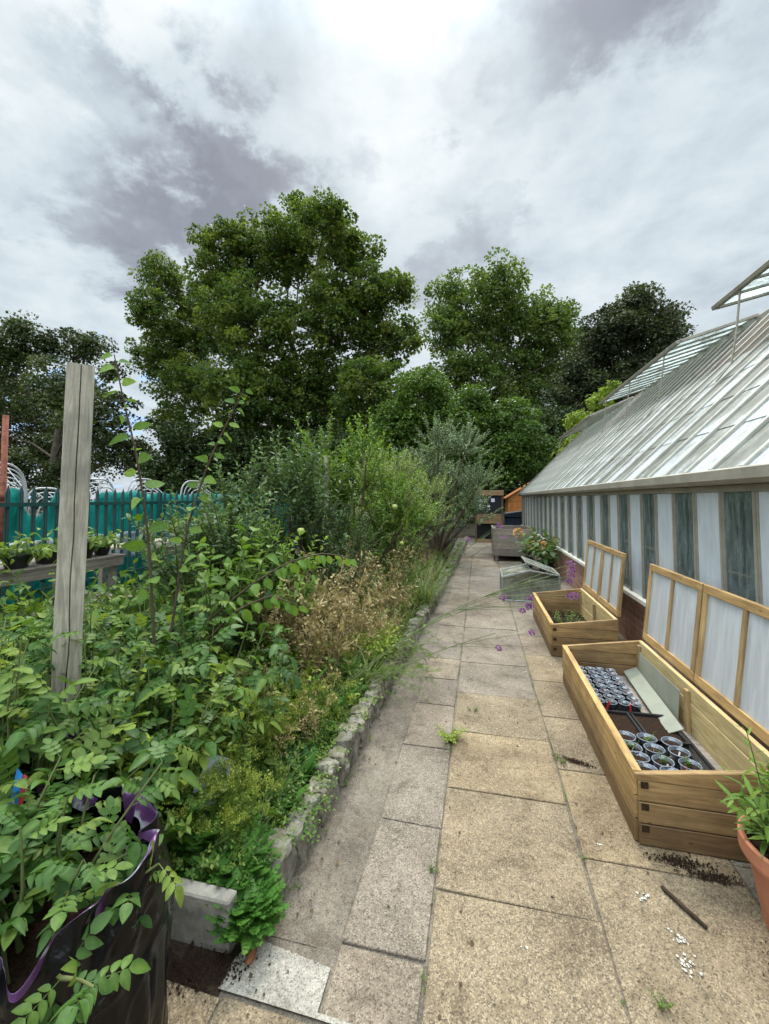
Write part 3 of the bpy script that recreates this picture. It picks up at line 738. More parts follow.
# ------------------------------------------------------------------ cold frames
def cold_frame(name, label, y0, y1, nl, npane, x0=.665, x1=1.265, hf=.30, hb=.39):
    root = empty(name, (x0, y0, 0)); tag(root, label, 'cold frame')
    D = x1-x0; L = y1-y0; th = .028
    def panel(nm, build, mat): m = MB(); build(m); return m.build(nm, mat, root, bevel=.003)
    def planks(m, xa, xb, h, t=()):
        n = 3; g_ = .003
        for i in range(n):
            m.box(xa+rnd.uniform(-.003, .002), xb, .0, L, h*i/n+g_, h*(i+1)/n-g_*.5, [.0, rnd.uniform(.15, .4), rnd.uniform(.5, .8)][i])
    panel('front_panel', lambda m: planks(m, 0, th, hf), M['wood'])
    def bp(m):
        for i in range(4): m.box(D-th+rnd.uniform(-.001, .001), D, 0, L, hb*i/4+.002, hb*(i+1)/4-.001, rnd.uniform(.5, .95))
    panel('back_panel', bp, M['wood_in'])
    for ye in (0, L):
        def ep(m):
            ya, yb = (ye-.018, ye+.010) if ye == 0 else (ye-.010, ye+.018)
            for i in range(3):
                ext = .0
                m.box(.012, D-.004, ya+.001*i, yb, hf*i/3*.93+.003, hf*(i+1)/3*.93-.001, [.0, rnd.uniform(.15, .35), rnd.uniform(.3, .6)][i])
            zt = hf*.93
            m.hexa([(.0, ya, zt+.001), (D, ya, zt+.001), (D, yb, zt+.001), (.0, yb, zt+.001), (.0, ya, hf+.004), (D, ya, hb), (D, yb, hb), (.0, yb, hf+.004)], .6)
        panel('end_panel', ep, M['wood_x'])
        # blocks coloured near black as the shade in the interlocking corner's notches
        m = MB()
        for i in range(3):
            z = hf*i/3*.93
            ya = ye-.020 if ye == 0 else ye-.012
            m.box(.022, .052, ya+.0005, ya+.03, z+.060, z+.088, .0) if ye == 0 else m.box(.0, .02, ya, ya+.03, z+.03, z+.06, .0)
        m.build('painted_notch', M['notch_shade'], root)
    for px, py in ((D-th-.022, .04), (D-th-.022, L/2-.02), (D-th-.022, L-.05), (th, .04), (th, L-.05)):
        m = MB(); h = hb-.03 if px > .3 else hf-.03
        m.box(px, px+.021, py, py+.042, .0, h, rnd.uniform(.3, .6)); m.build('corner_post', M['wood_z'], root, bevel=.002)
    m = MB(); m.box(-.004, .034, -.0, L, hf+.0015, hf+.012, .8); m.build('top_rail', M['wood'], root, bevel=.002)
    # lids, opened against the wall
    lw = L/nl; LL = .60; ang = math.atan2(.065, LL)
    for k in range(nl):
        lid = empty('lid', (D-.004, k*lw, hb+.02), 0, root); lid.rotation_euler = (0, ang+rnd.uniform(-.004, .012), 0)
        a, b = .006, lw-.006; t = .032
        f = MB(); f.box(0, t, a, b, 0, .055, .75); f.build('rail', M['wood'], lid, bevel=.003)
        f = MB(); f.box(0, t, a, b, LL-.05, LL, .55); f.build('rail', M['wood'], lid, bevel=.003)
        st = [a, b-.045]+([] if npane == 1 else [a+(b-a-.045)*i/npane for i in range(1, npane)])
        for s_y in st:
            f = MB(); f.box(.001, t-.001, s_y, s_y+(.045 if s_y in (a, b-.045) else .034), .0555, LL-.0505, rnd.uniform(.35, .8))
            f.build('stile', M['wood_z'], lid, bevel=.003)
        ed = sorted(st)
        for i in range(npane):
            f = MB(); f.box(.014, .018, ed[i]+.01, ed[i+1]+.03, .04, LL-.03); f.build('pane', M['pane_lid'], lid)
    return root
CF1 = cold_frame('cold_frame', 'large new pine cold frame nearest, lids open, full of trays of clear cups', 2.12, 3.75, 2, 2)
CF2 = cold_frame('cold_frame', 'smaller new pine cold frame farther along, lids open, holding black pots of seedlings', 4.36, 5.72, 2, 2)
m = MB(); m.add([(.70, 2.16, .108), (1.235, 2.16, .108), (1.235, 3.73, .108), (.70, 3.73, .108)], [(0, 1, 2, 3)]); o = m.build('frame_floor', M['wood_grey'], CF1); o.matrix_parent_inverse = Matrix.Translation((-.665, -2.12, 0))
m = MB(); m.add([(.70, 4.40, .07), (1.235, 4.40, .07), (1.235, 5.70, .07), (.70, 5.70, .07)], [(0, 1, 2, 3)]); o = m.build('frame_floor', M['compost'], CF2); o.matrix_parent_inverse = Matrix.Translation((-.665, -4.36, 0))

# trays and cups
def tray(x0, y0, x1, y1, h, label, soil=False, rot=0., z=.115, mat='black_plastic'):
    t = empty('seed_tray', ((x0+x1)/2, (y0+y1)/2, z), rot); tag(t, label, 'seed tray', 'black seed trays in the near cold frame')
    a, b = (x1-x0)/2, (y1-y0)/2; m = MB(); w = .006
    m.box(-a, a, -b, b, 0, .004); m.box(-a, -a+w, -b, b, .004, h); m.box(a-w, a, -b, b, .004, h); m.box(-a+w, a-w, -b, -b+w, .004, h); m.box(-a+w, a-w, b-w, b, .004, h)
    m.box(-a-.008, -a, -b-.008, b+.008, h-.004, h+.002); m.box(a, a+.008, -b-.008, b+.008, h-.004, h+.002); m.box(-a, a, -b-.008, -b, h-.004, h+.002); m.box(-a, a, b, b+.008, h-.004, h+.002)
    m.build('tray', M[mat], t)
    if soil:
        s = MB(); n = 14; vs = [(-a+w+(2*a-2*w)*i/n, -b+w+(2*b-2*w)*j/n, h-.016+.004*rnd.random()) for j in range(n+1) for i in range(n+1)]
        s.add(vs, [(j*(n+1)+i, j*(n+1)+i+1, (j+1)*(n+1)+i+1, (j+1)*(n+1)+i) for j in range(n) for i in range(n)]); s.build('compost', M['compost'], t)
    return t
tray(.725, 2.17, 1.10, 2.66, .035, 'black seed tray nearest in the large cold frame holding three rows of clear cups')
tray(.715, 2.69, .905, 2.97, .055, 'black seed tray of reddish compost nearer the path in the large cold frame', True, .02)
tray(.930, 2.68, 1.12, 2.98, .055, 'black seed tray of dark compost nearer the wall in the large cold frame', True, .02)
tray(.72, 3.01, 1.0, 3.68, .035, 'far black seed tray in the large cold frame crowded with small clear cups')
tray(1.13, 2.2, 1.165, 3.0, .02, 'narrow empty black tray beside the seed trays against the rear boards')
def cup_proto(r, h):
    c = empty('plastic_cup'); m = MB()
    m.lathe([(r*.72, .0), (r*.98, h), (r*1.06, h), (r*1.06, h+.004), (r*.94, h+.004), (r*.68, .004)], 20); m.build('cup', M['cup'], c, smooth=True)
    m = MB(); m.lathe([(r*1.04, h+.001), (r*1.06, h+.003), (r*1.02, h+.005), (r*.985, h+.003), (r*1.04, h+.001)], 20); m.build('rim', M['cup_rim'], c, smooth=True)
    m = MB(); m.lathe([(0.001, h*.86), (r*.4, h*.87), (r*.86, h*.84), (r*.74, .005)], 16); m.build('compost', M['compost'], c, smooth=True)
    return c
cp = cup_proto(.047, .08); used = False
def lab(x, y, z, mt, lbl, grp=None, s=1., rzz=None):
    m = MB(); m.box(-.007*s, .007*s, -.0008, .0008, 0, .055*s); o = m.build('plant_label', M[mt]); o.location = (x, y, z); o.rotation_euler = (rnd.uniform(-.4, .4), rnd.uniform(-.3, .3), rnd.uniform(0, 3) if rzz is None else rzz)
    tag(o, lbl, 'plant label', grp)
GN = 'clear plastic cup of dark compost in the nearest tray of the large cold frame'
GF = 'small clear plastic cup of compost in the far tray of the large cold frame'
for j in range(5):
    for i in range(3):
        if i == 0 and j == 4: pass
        c = cp if not used else copy_tree(cp); used = True
        c.location = (.785+.115*i+rnd.uniform(-.006, .006), 2.225+.098*j+rnd.uniform(-.006, .006), .121)
        c.rotation_euler = (rnd.uniform(-.04, .04), rnd.uniform(-.04, .04), 0)
        tag(c, GN, 'cup', 'clear cups in the nearest tray')
f = Fol()
for k_ in range(5): leafy_shoot(f, f, (0, 0, 0), (rnd.uniform(-.8, .8), rnd.uniform(-.8, .8), 1), rnd.uniform(.03, .07), T_MID, .022, 6, .2, 1., .0012)
sp_ = None
for k_, (x_, y_) in enumerate([(1.01, 2.24), (.90, 2.42), (1.01, 2.42), (.79, 2.52), (.90, 2.61), (1.02, 2.33)]):
    t_ = empty('seedling', (x_, y_, .185), k_*1.1); tag(t_, 'green seedling growing in one of the clear cups of the nearest tray', 'seedling', 'seedlings in the nearest tray')
    if sp_ is None: sp_ = f.build('foliage', F['weed'], t_)
    else: c_ = sp_.copy(); COL.objects.link(c_); c_.parent = t_
cf = cup_proto(.033, .07); used = False
for j in range(8):
    for i in range(4):
        c = cf if not used else copy_tree(cf); used = True
        c.location = (.762+.073*i+rnd.uniform(-.004, .004), 3.05+.078*j+rnd.uniform(-.004, .004), .121)
        c.rotation_euler = (rnd.uniform(-.05, .05), rnd.uniform(-.05, .05), 0)
        tag(c, GF, 'cup', 'clear cups in the far tray')
lab(.79, 2.995, .16, 'red_label', 'red plant label in front of the far tray, nearer the path', s=1.0, rzz=.2)
lab(.93, 2.99, .16, 'red_label', 'red plant label in front of the far tray, nearer the wall', s=1.0, rzz=.4)
for k in range(9): lab(.77+.11*(k % 3)+rnd.uniform(-.02, .02), 2.24+.13*(k//3), .18, ['white_label', 'pink_label'][k % 2], ['white label stuck in a clear cup of the nearest tray', 'pink label stuck in a clear cup of the nearest tray'][k % 2], ['white labels in the nearest cups', 'pink labels in the nearest cups'][k % 2], .6)
for k in range(16): lab(.76+.069*(k % 4), 3.06+.15*(k//4), .18, ['white_label', 'pink_label'][k % 2], ['white label stuck in a small cup of the far tray', 'pink label stuck in a small cup of the far tray'][k % 2], ['white labels in the far cups', 'pink labels in the far cups'][k % 2], .6)
# acrylic sheets inside the frame
m = MB(); m.box(0, .004, 0, .66, 0, .22); o = m.build('acrylic_sheet', M['sheet_clear']); o.location = (1.19, 2.99, .11); o.rotation_euler = (0, .08, 0)
tag(o, 'scuffed clear sheet standing against the rear boards of the large cold frame', 'sheet')
m = MB(); m.box(0, .004, 0, .92, 0, .10); o = m.build('acrylic_sheet', M['sheet_clear']); o.location = (1.055, 2.80, .15); o.rotation_euler = (0, 1.15, -.06)
tag(o, 'scuffed clear sheet lying tilted beside the far tray in the large cold frame', 'sheet')
def black_pot(x, y, z, r, h, label, group, mat='black_plastic', nm='plant_pot'):
    t = empty(nm, (x, y, z)); tag(t, label, 'plant pot', group); m = MB()
    m.lathe([(0.001, 0), (r*.72, 0), (r*.95, h*.85), (r*1.05, h*.85), (r*1.05, h), (r*.97, h), (r*.9, h*.86)], 20); m.build('pot', M[mat], t, smooth=False)
    m = MB(); m.lathe([(0.001, h*.88), (r*.93, h*.86)], 20); m.build('compost', M['compost'], t)
    return t
sf = Fol(); st = Fol()
for i in range(3):
    for j in range(3):
        x, y = .84+.105*i+rnd.uniform(-.01, .01), 4.82+.11*j
        t = black_pot(x, y, .072, .048, .08, 'small black pot of seedlings standing in the smaller cold frame', 'seedling pots in the smaller cold frame')
        f = Fol(); s = Fol()
        for k in range(4): leafy_shoot(f, s, (rnd.uniform(-.02, .02), rnd.uniform(-.02, .02), .07), (rnd.uniform(-.5, .5), rnd.uniform(-.5, .5), 1), rnd.uniform(.06, .16), T_MID, .035, 8, .2, 1., .0015)
        f.build('foliage', F['weed'], t); s.build('stem', F['stem'], t)

# old glass cold frame
R_ = empty('old_cold_frame', (.33, 6.50, 0)); tag(R_, 'old glass and aluminium cold frame standing between the pine frames and the grey planter', 'cold frame')
w, d_, h1, h2 = .80, .62, .34, .40
m = MB()
for x, y, h in ((0, 0, h1), (w, 0, h2), (0, d_, h1), (w, d_, h2)): m.tube([(x, y, 0), (x, y, h)], .012, 6)
for a, b in (((0, 0), (0, d_)), ((w, 0), (w, d_))):
    h = h1 if a[0] == 0 else h2
    m.tube([(*a, .01), (*b, .01)], .012, 6); m.tube([(*a, h), (*b, h)], .012, 6)
for y in (0, d_): m.tube([(0, y, .01), (w, y, .01)], .012, 6); m.tube([(0, y, h1), (w/2, y, h1+.12), (w, y, h2)], .012, 6)
m.build('frame', M['alu'], R_)
m = MB(); m.box(.01, w-.01, .002, .006, .015, h1-.005); m.box(.01, w-.01, d_-.006, d_-.002, .015, h1-.005); m.box(.002, .006, .01, d_-.01, .015, h1-.005); m.box(w-.006, w-.002, .01, d_-.01, .015, h2-.005); m.build('glass', M['glass_old'], R_)
for s in (0, 1):
    l = MB(); 
    if s == 0: a, b = Vector((0, 0, h1+.015)), Vector((w/2, 0, h1+.13))
    else: a, b = Vector((w*.42, 0, h1+.24)), Vector((w, 0, h2+.01))
    dy = Vector((0, d_, 0)); 
    for p, q in ((a, b), (b, b+dy), (b+dy, a+dy), (a+dy, a)): l.tube([p, q], .010, 6)
    lo = l.build('lid', M['alu'], R_)
    g_ = MB(); g_.add([a, b, b+dy, a+dy], [(0, 1, 2, 3)]); g_.build('lid_glass', M['glass_old'], lo)

# grey planter
P_ = empty('raised_planter', (.32, 10.5, 0)); tag(P_, 'raised planter of weathered grey boards on feet, beside the potted plants', 'planter')
m = MB()
for i in range(4):
    z = .13+.165*i
    m.box(0, .95, 0, .03, z, z+.16, rnd.random()*.5+.2); m.box(0, .95, 1.37, 1.40, z, z+.16, .4); m.box(0, .03, .031, 1.369, z, z+.16, rnd.random()*.5+.2); m.box(.92, .95, .031, 1.369, z, z+.16, .4)
m.build('board', M['wood_grey'], P_, bevel=.004)
for x in (.05, .83):
    for y in (.04, 1.29): m = MB(); m.box(x, x+.07, y, y+.07, 0, .126); m.build('foot', M['wood_grey'], P_)
m = MB(); m.box(.035, .915, .035, 1.365, .6, .72); m.build('soil', M['soil'], P_)
m = MB(); m.box(-.012, .06, -.014, 0.06, .795, .83); m.build('corner_cap', M['white_label'], P_)

# notice board
Nb = empty('notice_board', (-.15, 14.7, 0)); tag(Nb, 'timber notice board with white papers pinned on black at the far end of the path', 'notice board')
for x in (0, .89): m = MB(); m.box(x, x+.06, 0, .09, 0, 1.62, .0); m.build('post', M['old_wood'], Nb)
m = MB(); m.box(-.02, .97, -.03, .30, 1.621, 1.80); m.build('header', M['old_wood'], Nb, bevel=.005)
m = MB(); m.box(.061, .889, .05, .08, 1.0, 1.62); m.build('board', M['black_board'], Nb)
m = MB(); m.box(.061, .889, .02, .07, .66, .99, .4); m.build('cross_plank', M['old_wood'], Nb)
m = MB(); m.box(.061, .889, .02, .07, .0, .12); m.build('cross_plank', M['old_wood'], Nb)
m = MB(); m.box(.061, .889, .30, .33, .0, 1.0); m.build('back_panel', M['black_board'], Nb)
for x, z, a, b in ((.10, 1.40, .13, .11), (.06+.02, 1.14, .14, .22), (.55, 1.40, .12, .12), (.42, 1.22, .09, .07)):
    m = MB(); m.box(x, x+a, .042, .0455, z, z+b); m.build('paper', M['paper'], Nb)

# shed and blue bin
S_ = empty('garden_shed', (1.4, 21.5, 0)); tag(S_, 'orange stained timber shed with pitched roof behind the far end of the greenhouse', 'shed')
m = MB()
for i in range(14): m.box(0, 2.6, .0+.004*(i % 2), .05, .11*i, .11*i+.107, rnd.uniform(.3, .8))
m.prism([(0, 1.545), (2.6, 1.545), (1.3, 2.35)], .005, .05); m.box(0, .05, .051, 2.5, 0, 1.54); m.box(2.55, 2.6, .051, 2.5, 0, 1.54); m.build('wall', M['orange_wood'], S_)
m = MB(); m.hexa([(-.12, -.1, 1.50), (1.3, -.1, 2.36), (1.3, 2.6, 2.36), (-.12, 2.6, 1.50), (-.12, -.1, 1.55), (1.3, -.1, 2.42), (1.3, 2.6, 2.42), (-.12, 2.6, 1.55)]); m.hexa([(2.72, -.1, 1.50), (1.3, -.1, 2.36), (1.3, 2.6, 2.36), (2.72, 2.6, 1.50), (2.72, -.1, 1.55), (1.3, -.1, 2.42), (1.3, 2.6, 2.42), (2.72, 2.6, 1.55)][::1]); m.build('roof', M['orange_wood'], S_)
B_ = empty('water_tank', (1.0, 17.0, 0)); tag(B_, 'dark navy covered water tank standing in front of the orange shed', 'tank')
m = MB(); m.box(0, 1.25, 0, 1.0, 0, .78); m.build('body', M['navy'], B_, bevel=.05)
m = MB(); m.prism([(-.05, .781), (1.3, .781), (1.28, .90), (.65, 1.02), (0, .92)], -.04, 1.04); m.build('cover', M['navy'], B_, bevel=.02)

# ------------------------------------------------------------------ fence, netting, hoops, rusty pole
Fe = empty('palisade_fence', (-5.5, 0, 0)); tag(Fe, 'dark green steel palisade fence of pointed pales along the left side', 'fence')
m = MB()
prof = [(-.03, -.010), (-.022, .004), (-.010, -.004), (0, .010), (.010, -.004), (.022, .004), (.03, -.010), (.012, -.012), (0, .003), (-.012, -.012)]
b = 0; vs = []
for z in (0.02, 1.60):
    for y, x in prof: vs.append((x, y, z))
n = len(prof); fs = [(i, (i+1) % n, n+(i+1) % n, n+i) for i in range(n)]
vs.append((.0, 0, 1.69)); fs += [(n+i, n+(i+1) % n, 2*n) for i in range(n)]
m.add(vs, fs); p0 = m.build('pale', M['green_paint'], Fe); p0.location.y = 1.6
for k in range(1, 98):
    c = p0.copy(); COL.objects.link(c); c.location.y = 1.6+.15*k; c.location.z = rnd.uniform(-.006, .006)
for z in (.35, 1.45):
    m = MB(); m.box(.013, .05, 1.4, 16.4, z-.025, z+.025); m.build('rail', M['green_paint'], Fe)
for y in (3.4, 6.15, 8.9, 11.65, 14.4): m = MB(); m.box(.052, .11, y, y+.06, 0, 1.62); m.build('fence_post', M['green_paint'], Fe)
m = MB(); vs = []; NX, NZ = 160, 14
for i in range(NX+1):
    y = 2.6+9.6*i/NX; zt = 1.62+.10*mn.noise((y*.9, 0, 0))+.04*mn.noise((y*3, 1, 0))
    if y < 4.3: zt -= .0
    if 5.0 < y < 5.5: zt -= .12
    if 4.30 < y < 4.75: zt -= .35*math.sin((y-4.3)/.45*PI)
    for j in range(NZ+1):
        z = zt*j/NZ; vs.append((-5.95+.16*mn.noise((y*1.5, z*1.1, 3))+.05*mn.noise((y*6, z*2, 5)), y, z))
fs = [(i*(NZ+1)+j, (i+1)*(NZ+1)+j, (i+1)*(NZ+1)+j+1, i*(NZ+1)+j+1) for i in range(NX) for j in range(NZ)]
m.add(vs, fs); o = m.build('debris_netting', M['netting'], smooth=True); so_ = o.modifiers.new('thick', 'SOLIDIFY'); so_.thickness = .006; tag(o, 'bright teal debris netting draped behind the green palisade fence', 'netting')
m = MB(); vs = []
for i in range(41):
    y = 4.0+2.7*i/40
    for j in range(9): z = .55+.42*j/8; vs.append((-5.70+.09*mn.noise((y*5, z*6, 8)), y, z+.10*mn.noise((y*3, 0, 4))))
m.add(vs, [(i*9+j, (i+1)*9+j, (i+1)*9+j+1, i*9+j+1) for i in range(40) for j in range(8)]); o = m.build('plastic_sheet', M['film'], smooth=True); so_ = o.modifiers.new('thick', 'SOLIDIFY'); so_.thickness = .004
tag(o, 'crumpled clear plastic film lying against the teal netting', 'plastic film')
def hoops(y, h, label, half=.42, x=-6.75):
    t = empty('wire_hoop_stack', (x, y, 0)); tag(t, label, 'hoop stack', 'white wire hoops behind the fence')
    m = MB()
    for k in range(9):
        s = 1-.085*k; pts = []
        for i in range(25):
            a = PI*i/24; c_, s__ = math.cos(a), math.sin(a)
            pts.append((.05*k-.1, half*s*math.copysign(abs(c_)**.55, c_), h-.62+.62*s*abs(s__)**.7-.02*k))
        pts = [(pts[0][0], pts[0][1], 0)]+pts+[(pts[-1][0], pts[-1][1], 0)]
        m.tube(pts, .011 if k else .017, 5)
    m.build('hoop', M['white_wire'], t)
    m = MB()
    for yy in (-.2, 0, .2): m.tube([(-.12, yy, h-.03), (.35, yy*.5, h-.35)], .007, 5)
    m.build('cross_wire', M['white_wire'], t)
hoops(6.25, 1.88, 'stack of white wire hoops just right of the wooden post behind the netting', .42)
hoops(7.35, 1.93, 'middle stack of white wire hoops behind the netting, past the leafy whip', .42)
hoops(8.95, 1.95, 'farthest stack of white wire hoops behind the netting', .5)
hoops(4.55, 2.05, 'stack of white wire hoops behind the rusty pole at the left edge', .5)
hoops(5.35, 1.69, 'low stack of white wire hoops hidden left of the wooden post', .34)
m = MB(); m.tube([(-5.78, 4.03, 0), (-5.80, 4.0, 1.3), (-5.79, 3.99, 2.57)], .032, 10); m.tube([(-5.80, 4.0, 1.5), (-5.80, 4.0, 1.62)], .042, 10)
o = m.build('rusty_pole', M['rust'], smooth=True); tag(o, 'rusty red brown steel pole standing behind the fence at the left edge', 'pole')

# ------------------------------------------------------------------ wooden post
m = MB(); a = .053; prof = [(-a, -a), (-.003, -a), (0, -a+.014), (.003, -a), (a, -a), (a, a), (-a, a)]
vs = []; NZ = 26
for k in range(NZ+1):
    z = 2.155*k/NZ; s = 1+.02*mn.noise((0, 0, z*3)); wgl = .006*mn.noise((z*4, 0, 0))
    for i, (x, y) in enumerate(prof):
        dx = wgl*1.5 if i in (1, 2, 3) else 0
        vs.append((x*s+dx+.002*mn.noise((x*30, y*30, z*6)), y*s+.002*mn.noise((x*20, 9, z*6)), z+(.006*mn.noise((x*60, y*60, 1)) if k == NZ else 0)))
n = len(prof); fs = [(k*n+i, k*n+(i+1) % n, (k+1)*n+(i+1) % n, (k+1)*n+i) for k in range(NZ) for i in range(n)]; fs.append(tuple(NZ*n+i for i in range(n)))
m.add(vs, fs); o = m.build('wooden_post', M['post']); o.location = (-1.86, 1.56, 0); o.rotation_euler = (0, .012, math.radians(52))
tag(o, 'weathered square wooden post with a long crack standing in the bed at left', 'post')
m = MB(); m.box(-.03, .03, -.03, .03, 0, 2.10); o = m.build('tree_stake', M['post'], bevel=.004); o.location = (-2.02, 5.3, 0); tag(o, 'pale square stake standing among the fruit tree leaves', 'stake')

# ------------------------------------------------------------------ benches with pots
def bench(x0, x1, y0, y1, z, label):
    t = empty('potting_bench', (x0, y0, 0)); tag(t, label, 'bench'); w = x1-x0; L = y1-y0
    m = MB(); n = 5
    for i in range(n): m.box(w*i/n+.003, w*(i+1)/n-.003, 0, L, z-.028, z, rnd.random())
    m.build('table_top', M['wood_bench'], t, bevel=.003)
    m = MB(); m.box(w-.03, w-.002, 0.02, L-.02, z-.10, z-.029, .3); m.build('apron', M['wood_bench'], t)
    for x in (.03, w-.09):
        for y in (.05, L-.12): m = MB(); m.box(x, x+.055, y, y+.055, 0, z-.03); m.build('leg', M['wood_bench'], t)
bench(-4.3, -3.5, 1.3, 3.55, .965, 'grey timber potting bench at the left edge holding black pots of strawberries')
bench(-4.4, -3.55, 4.0, 7.2, .965, 'grey timber potting bench beyond the leafy whips holding small pots')
o = sheet('warped_board', -3.9, -3.15, 2.3, 3.4, .6, M['wood_bench'], .05, 20, 20); tag(o, 'warped grey board lying low beneath the left potting bench', 'board')
m = MB(); vs = []
for i in range(61):
    for j in range(2): vs.append((-3.35+.55*j, 1.5+2.4*i/60, .66+.022*math.sin(i*1.3)))
bpots = [(-3.66, 2.12, .10, .12), (-3.66, 2.38, .10, .12), (-3.66, 2.64, .10, .11), (-3.68, 2.9, .10, .12), (-3.66, 3.2, .12, .15), (-3.68, 3.44, .08, .1)]
PL = ['black pot of strawberry leaves nearest on the left bench', 'black pot second along the left bench with a trailing runner', 'black pot in the middle of the left bench with browning leaves', 'larger black pot of leaves on the left bench beside the post', 'large black pot on the left bench seen right of the post', 'last black pot at the far end of the left bench']
for (x, y, r, h), lb in zip(bpots, PL):
    t = black_pot(x, y, .966, r, h, lb, None); f = Fol(); s = Fol()
    for k in range(22): leafy_shoot(f, s, (0, 0, h*.8), (rnd.uniform(-1, 1), rnd.uniform(-1, 1), .8), rnd.uniform(.12, .30), T_BIG, .09, 4, 1.0, 1., .002, .6, leafdroop=.3)
    f.build('foliage', F['weed'], t); s.build('stem', F['stem'], t)
PL2 = [('grey_plastic', 'grey blue pot on the far bench between the whips'), ('terracotta', 'terracotta pot on the far bench between the whips'), ('black_plastic', 'black pot of bright green seedlings on the far bench'), ('black_plastic', 'black pot behind the apple shoots on the far bench'), ('terracotta', 'second terracotta pot at the far end of the far bench'), ('black_plastic', 'black pot nearest on the far bench')]
for k, (mt_, lb) in enumerate(PL2):
    y = [4.45, 4.62, 4.95, 5.4, 6.0, 4.15][k]
    t = black_pot(-3.68-.1*(k % 2), y, .966, .075, .12, lb, None, mt_); f = Fol(); s = Fol()
    for j in range(16): leafy_shoot(f, s, (0, 0, .1), (rnd.uniform(-.7, .7), rnd.uniform(-.7, .7), 1), rnd.uniform(.15, .3), T_OVAL, .06, 7, .5, 1., .002, .3)
    f.build('foliage', F['lime'] if k in (0, 2) else F['weed'], t); s.build('stem', F['stem'], t)

# ------------------------------------------------------------------ black compost bags
def bag(loc, R, h, label, seed, taper=.13, peak=.9):
    t = empty('compost_bag', loc); tag(t, label, 'bag'); n = 260; nz = 90
    A = np.arange(n)*2*PI/n; rs = np.random.default_rng(int(seed*10))
    cre = []
    for _ in range(46):
        a0 = rs.uniform(0, 2*PI); z0 = rs.uniform(.05, h*.98); k_ = rs.uniform(.35, 1.3) if rs.random() < .8 else rs.uniform(-.6, .2)
        cre.append((a0, z0, k_, rs.uniform(.15, .6), rs.uniform(.003, .0065), rs.uniform(.0035, .0075)))
    vs = []
    for k in range(nz+1):
        u = k/nz; z = h*u; r = np.zeros(n); zz_ = np.zeros(n)
        for i, a in enumerate(A):
            c_, s_ = math.cos(a), math.sin(a)
            r[i] = R*(1+.05*math.sin(PI*u)-taper*u)+.035*mn.noise((c_*1.8+seed, s_*1.8, z*3))+.020*mn.noise((c_*5+seed, s_*5, z*7-c_*2))
            if u > .72: r[i] += .30*(u-.72)**1.2*mn.noise((c_*3.2, s_*3.2, seed+u*2))
            zz_[i] = z*(1+.07*math.cos(a-peak)*u+.12*u*u*mn.noise((c_*2.2, s_*2.2+seed, 0)))
        for a0, z0, k_, La, w_, am in cre:
            d = (A-a0+PI) % (2*PI)-PI; dist = (z-z0-k_*d*R)/math.sqrt(1+k_*k_)+.004*np.sin(d*14)
            r += am*np.exp(-(dist/w_)**2)*np.clip(1-np.abs(d)/La, 0, 1)**.6*(1.4 if u > .4 else .9)
        if k == 0: r *= .93
        vs += [(r[i]*math.cos(a), r[i]*math.sin(a), zz_[i]) for i, a in enumerate(A)]
    m = MB(); fs = [(k*n+i, k*n+(i+1) % n, (k+1)*n+(i+1) % n, (k+1)*n+i) for k in range(nz) for i in range(n)]
    m.add(vs, fs); m.build('sack', M['bag'], t, smooth=True)
    rim = MB(); vs2 = []; K = 9
    for k in range(K):                             # loosely rolled printed cuff, crumpled
        u = k/(K-1)
        for i, a in enumerate(A):
            x, y, z = vs[nz*n+i]; L = math.hypot(x, y); c_, s_ = math.cos(a), math.sin(a)
            w_ = .45+1.1*mn.noise((c_*2, s_*2, seed+4)); w_ = max(.1, w_)
            rr = L+.003-.03*u*w_-.02*u*mn.noise((c_*6, s_*6, seed+2)); dz = (.022*math.sin(PI*u*.75)-.16*u*u)*w_+.018*mn.noise((c_*8, s_*8+u*2, seed))*u
            vs2.append((rr*x/L, rr*y/L, z+dz))
    rim.add(vs2, [(k*n+i, k*n+(i+1) % n, (k+1)*n+(i+1) % n, (k+1)*n+i) for k in range(K-1) for i in range(n)])
    rim.build('rolled_rim', M['purple'], t, smooth=True)
    s = MB(); s.lathe([(.001, h*.70), (R*.5, h*.71), (R*.93, h*.69)], 32); s.build('compost', M['compost'], t)
    return t
BG = bag((-1.11, .92, 0), .275, .57, 'shiny black compost bag with rolled purple rim in the near left corner', 2.)
BG2 = bag((-1.66, 1.22, 0), .25, .56, 'second black compost bag half hidden by potato leaves behind the front one', 6.)
m = MB(); m.add([(0, 0, 0), (.035, 0, 0), (.05, .01, .16), (.012, .02, .17)], [(0, 1, 2, 3)])
m.t = [0]*4
o = m.build('blue_stripe', flat_mat('blue_print', (.03, .2, .55), .35), BG2); o.location = (.20, -.17, .50)
m = MB(); m.add([(.036, 0, .001), (.055, 0, .001), (.068, .01, .158), (.051, .012, .16)], [(0, 1, 2, 3)]); o = m.build('red_stripe', flat_mat('red_print', (.5, .04, .05), .35), BG2); o.location = (.20, -.17, .50)
m = MB(); m.box(-.06, .06, -.004, .004, 0, .20); o = m.build('plastic_scrap', M['film']); o.location = (-1.18, 1.62, .19); o.rotation_euler = (-.5, .35, .3); tag(o, 'pale grey scrap of plastic standing among the leaves behind the black bag', 'plastic scrap')

